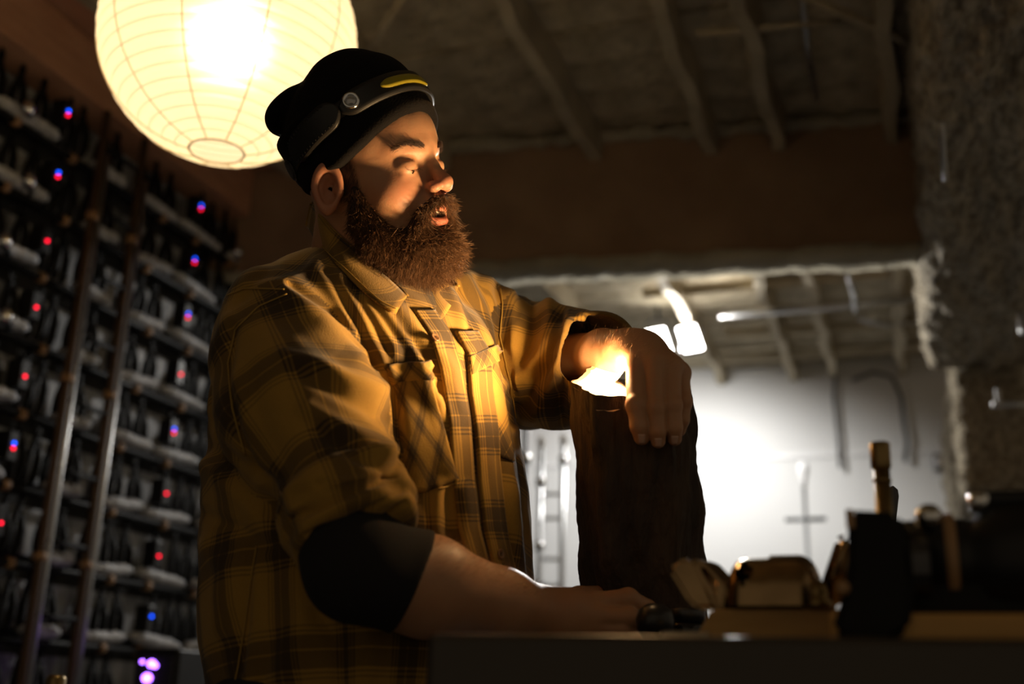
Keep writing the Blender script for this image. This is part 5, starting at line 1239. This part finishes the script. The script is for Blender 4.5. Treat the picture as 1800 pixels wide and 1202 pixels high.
bm = bmesh.new(); lathe(bm, [(.0066, .0022), (.004, .0042), (0, .0048)], 20, axis=pnw, org=pw); o = from_bm('lens', bm, mat('lens', (.5, .5, .5), .05, .6), hlamp, smooth=True); o.matrix_parent_inverse = hl_inv

# ---------------- beard, brows, hair
def beard_f(p):
    q = hc(p); s = q.copy(); s[:, 0] = np.abs(s[:, 0])
    d = ell(q, (0, 66, -108), (52, 41, 38))
    d = smin(d, chain(s, [(64, 16, -26), (64, 22, -60), (58, 36, -88), (38, 58, -106)], (8, 17, 23, 26), 6), 14)
    d = smin(d, chain(s, [(4, 105, -46), (15, 101, -49.5), (30, 89, -62), (36, 80, -80)], (5.5, 6.8, 7.5, 10), 3), 6)
    d = smin(d, ell(q, (0, 92, -104), (28, 20, 15)), 8)
    d = smax(d, -ell(q, (0, 114, -67), (20, 30, 15.5)), 4)
    return (d * .001).astype(F32)
bv, bq = nets(beard_f, axis_pts([(hx(560), hx(840), .0024)]), axis_pts([(.04, .25, .0024)]), axis_pts([(1.26, 1.56, .0024)]))
beardm = mat('brown_beard', (.075, .036, .016), .5, col2=(.16, .082, .038), nscale=160, spec=.35)
corem = mat('dark_beard_core', (.022, .011, .006), .9)
bcore = link('beard', np_mesh('beard', to_world(bv), bq), corem, person)
def strands(name, roots, dirs, lens, grav, curl, rad, m, parent, seg=5, seed=1):
    g = np.random.default_rng(seed); n = len(roots); P = [roots.astype(np.float64)]; d = dirs / np.linalg.norm(dirs, axis=1, keepdims=True); step = (lens / seg)[:, None]
    ph = g.normal(size=(n, 3))
    for k in range(seg):
        d = d + grav + curl * (ph + g.normal(size=(n, 3)) * .6); d /= np.linalg.norm(d, axis=1, keepdims=True); P.append(P[-1] + d * step)
    P = np.stack(P, 1); V = np.zeros((n, seg + 1, 3, 3)); a = np.cross(np.gradient(P, axis=1), np.array([.3, .2, 1.])); a /= np.linalg.norm(a, axis=2, keepdims=True) + 1e-12; t = np.gradient(P, axis=1); t /= np.linalg.norm(t, axis=2, keepdims=True); b = np.cross(t, a)
    rr = (rad * (1 - .75 * (np.arange(seg + 1) / seg) ** 2))[None, :, None]
    for k in range(3): V[:, :, k] = P + (a * math.cos(2.094 * k) + b * math.sin(2.094 * k)) * rr
    base = (np.arange(n) * (seg + 1) * 3)[:, None, None]; i = np.arange(seg)[None, :, None] * 3; k = np.arange(3)[None, None, :]; k2 = (k + 1) % 3
    Q = np.stack([base + i + k, base + i + k2, base + i + 3 + k2, base + i + 3 + k], -1).reshape(-1, 4)
    return link(name, np_mesh(name, to_world(V.reshape(-1, 3).astype(F32)), Q), m, parent)
bn_ = vnormals(bv, bq); g = np.random.default_rng(5); hqv = hc(bv)
vis = np.where((bn_ * bv).sum(1) / np.linalg.norm(bv, axis=1) < .45)[0]; pick = g.choice(vis, 14000)
qh = hqv[pick]; mus = (qh[:, 2] > -64) & (qh[:, 1] > 80); side = qh[:, 1] < 45
root = bv[pick] + g.normal(size=(len(pick), 3)) * .0008 - bn_[pick] * .001
flow = np.zeros((len(pick), 3)); flow[:, 2] = -1.0; flow[:, 1] = np.where(side, .25, .30); flow[mus, 0] = np.sign(qh[mus, 0]) * .7; flow[mus, 1] = .25
dirs = bn_[pick] * np.where(mus, .35, .55)[:, None] + (flow @ HA); lens = np.where(mus, g.uniform(.008, .016, len(pick)), np.where(side, g.uniform(.008, .020, len(pick)), g.uniform(.010, .027, len(pick))))
far_ = g.random(len(pick)) < .05; lens[far_] *= 1.35
strands('beard_hair', root, dirs, lens, np.array([0, -.10, 0]), .15, .00030, beardm, bcore, 6)
def brow(s, n, seed):
    g = np.random.default_rng(seed); t = g.random(n); base = np.stack([np.interp(t, [0, .6, 1], [13, 34, 50]) * s, np.interp(t, [0, .6, 1], [93, 84, 70]), np.interp(t, [0, .6, 1], [21, 26, 22]) + g.normal(size=n) * 1.6], 1)
    pc_ = (H0 + base * HS_ / 1000 @ HA); out = []
    for p in pc_:
        h = BB.find_nearest(Vector(p)); out.append(np.array(h[0]))
    fl = np.stack([np.full(n, .9 * s), np.full(n, -.1), np.interp(t, [0, .6, 1], [.5, .1, -.4])], 1)
    return np.array(out), fl @ HA, g.uniform(.005, .010, n)
browm = mat('brow_hair', (.045, .022, .012), .6)
for s, sd in ((1, 3), (-1, 4)):
    r_, d_2, l_ = brow(s, 420, sd); strands('eyebrow', r_, d_2, l_, 0, .05, .00016, browm, person, 3, sd)
    t = np.linspace(0, 1, 34); base = np.stack([(22 + 21 * t) * s, 90.5 - 8 * t ** 1.5 - 2 * (1 - t), -5.5 - 1.8 * np.sin(math.pi * t)], 1); fl = np.stack([(t - .5) * .8 * s, np.full(34, 1.0), np.full(34, -.75)], 1)
    strands('eyelashes', H0 + base * HS_ / 1000 @ HA, fl @ HA, np.full(34, .0065), np.array([0, .05, 0]), .04, .00014, browm, person, 3, sd)
# fine hair on forearms and wrists
bnn = vnormals(BV_, BQ_); Xb, Yb = to_px(BV_)
z1 = np.where((Xb > 1040) & (Xb < 1200) & (Yb > 560) & (Yb < 650) & (BV_[:, 2] < 1.5) & (bnn[:, 1] > .1))[0]; z2 = np.where((Xb > 760) & (Xb < 955) & (Yb > 930) & (Yb < 1080) & (bnn[:, 1] > .3))[0]
pk = np.concatenate([g.choice(z1, 420), g.choice(z2, 700)]); dd = bnn[pk] * .7 + np.array([.7, .15, 0])
strands('arm_hair', BV_[pk], dd, g.uniform(.004, .010, len(pk)), np.array([0, -.02, 0]), .12, .00009, mat('arm_hair', (.35, .20, .10), .5), person, 3, 9)
# short hair at temple and nape under the beanie
z3 = np.where((tmp > .3) & ((bnn * BV_).sum(1) < 0))[0]; pk = g.choice(z3, 2600); fl = np.tile(np.array([[0, -.4, -1.]]) @ HA, (len(pk), 1))
strands('short_hair', BV_[pk], bnn[pk] * .5 + fl, g.uniform(.003, .007, len(pk)), 0, .08, .00013, browm, person, 2, 12)

# ---------------- trousers and boots (below the frame, standing on the floor)
hipw = to_world(HIP[None])[0]; upw = np.array([0, 0, 1.]); sw = np.array([TS @ np.array([RT[0], UP[0], FW[0]]), TS @ np.array([RT[1], UP[1], FW[1]]), 0]); sw /= np.linalg.norm(sw); fwd = np.array([sw[1], -sw[0], 0])
if fwd[0] < 0: fwd = -fwd
hipc = hipw + np.array([-.02, .0, -.02])
def legs_f(p):
    d = ell(p, hipc - upw * .06, (.155, .155, .14)); 
    for s in (-1, 1):
        k = hipc + sw * s * .11 - upw * (hipc[2] - .48) + fwd * .02; f_ = hipc + sw * s * .14; f_ = np.array([f_[0], f_[1], .09])
        d = smin(d, cap(p, hipc + sw * s * .095 - upw * .05, k, .105, .078), .04); d = smin(d, cap(p, k, f_, .078, .066), .03)
    return d + (.004 * vnoise(p, 30, 41)).astype(F32)
lo = hipc - .5; hi = hipc + .5
lv, lq = nets(legs_f, axis_pts([(lo[0], hi[0], .012)]), axis_pts([(lo[1], hi[1], .012)]), axis_pts([(.0, hipc[2] + .3, .012)]))
link('trousers', np_mesh('trousers', lv, lq[:, ::-1]), MT['jeans'], person)
for s in (-1, 1):
    f_ = hipc + sw * s * .14; f_ = np.array([f_[0], f_[1], 0])
    def boot(p):
        d = smin(cap(p, f_ + upw * .05 - fwd * .05, f_ + upw * .045 + fwd * .15, .048, .042), cap(p, f_ + upw * .05 - fwd * .02, f_ + upw * .15, .048, .055), .02); return smax(d, .002 - p[:, 2], .004)
    lv, lq = nets(boot, axis_pts([(f_[0] - .28, f_[0] + .28, .007)]), axis_pts([(f_[1] - .28, f_[1] + .28, .007)]), axis_pts([(-.02, .24, .007)]))
    link('boot', np_mesh('boot', lv, lq[:, ::-1]), MT['boot'], person)
print('person', _t.time() - _T)
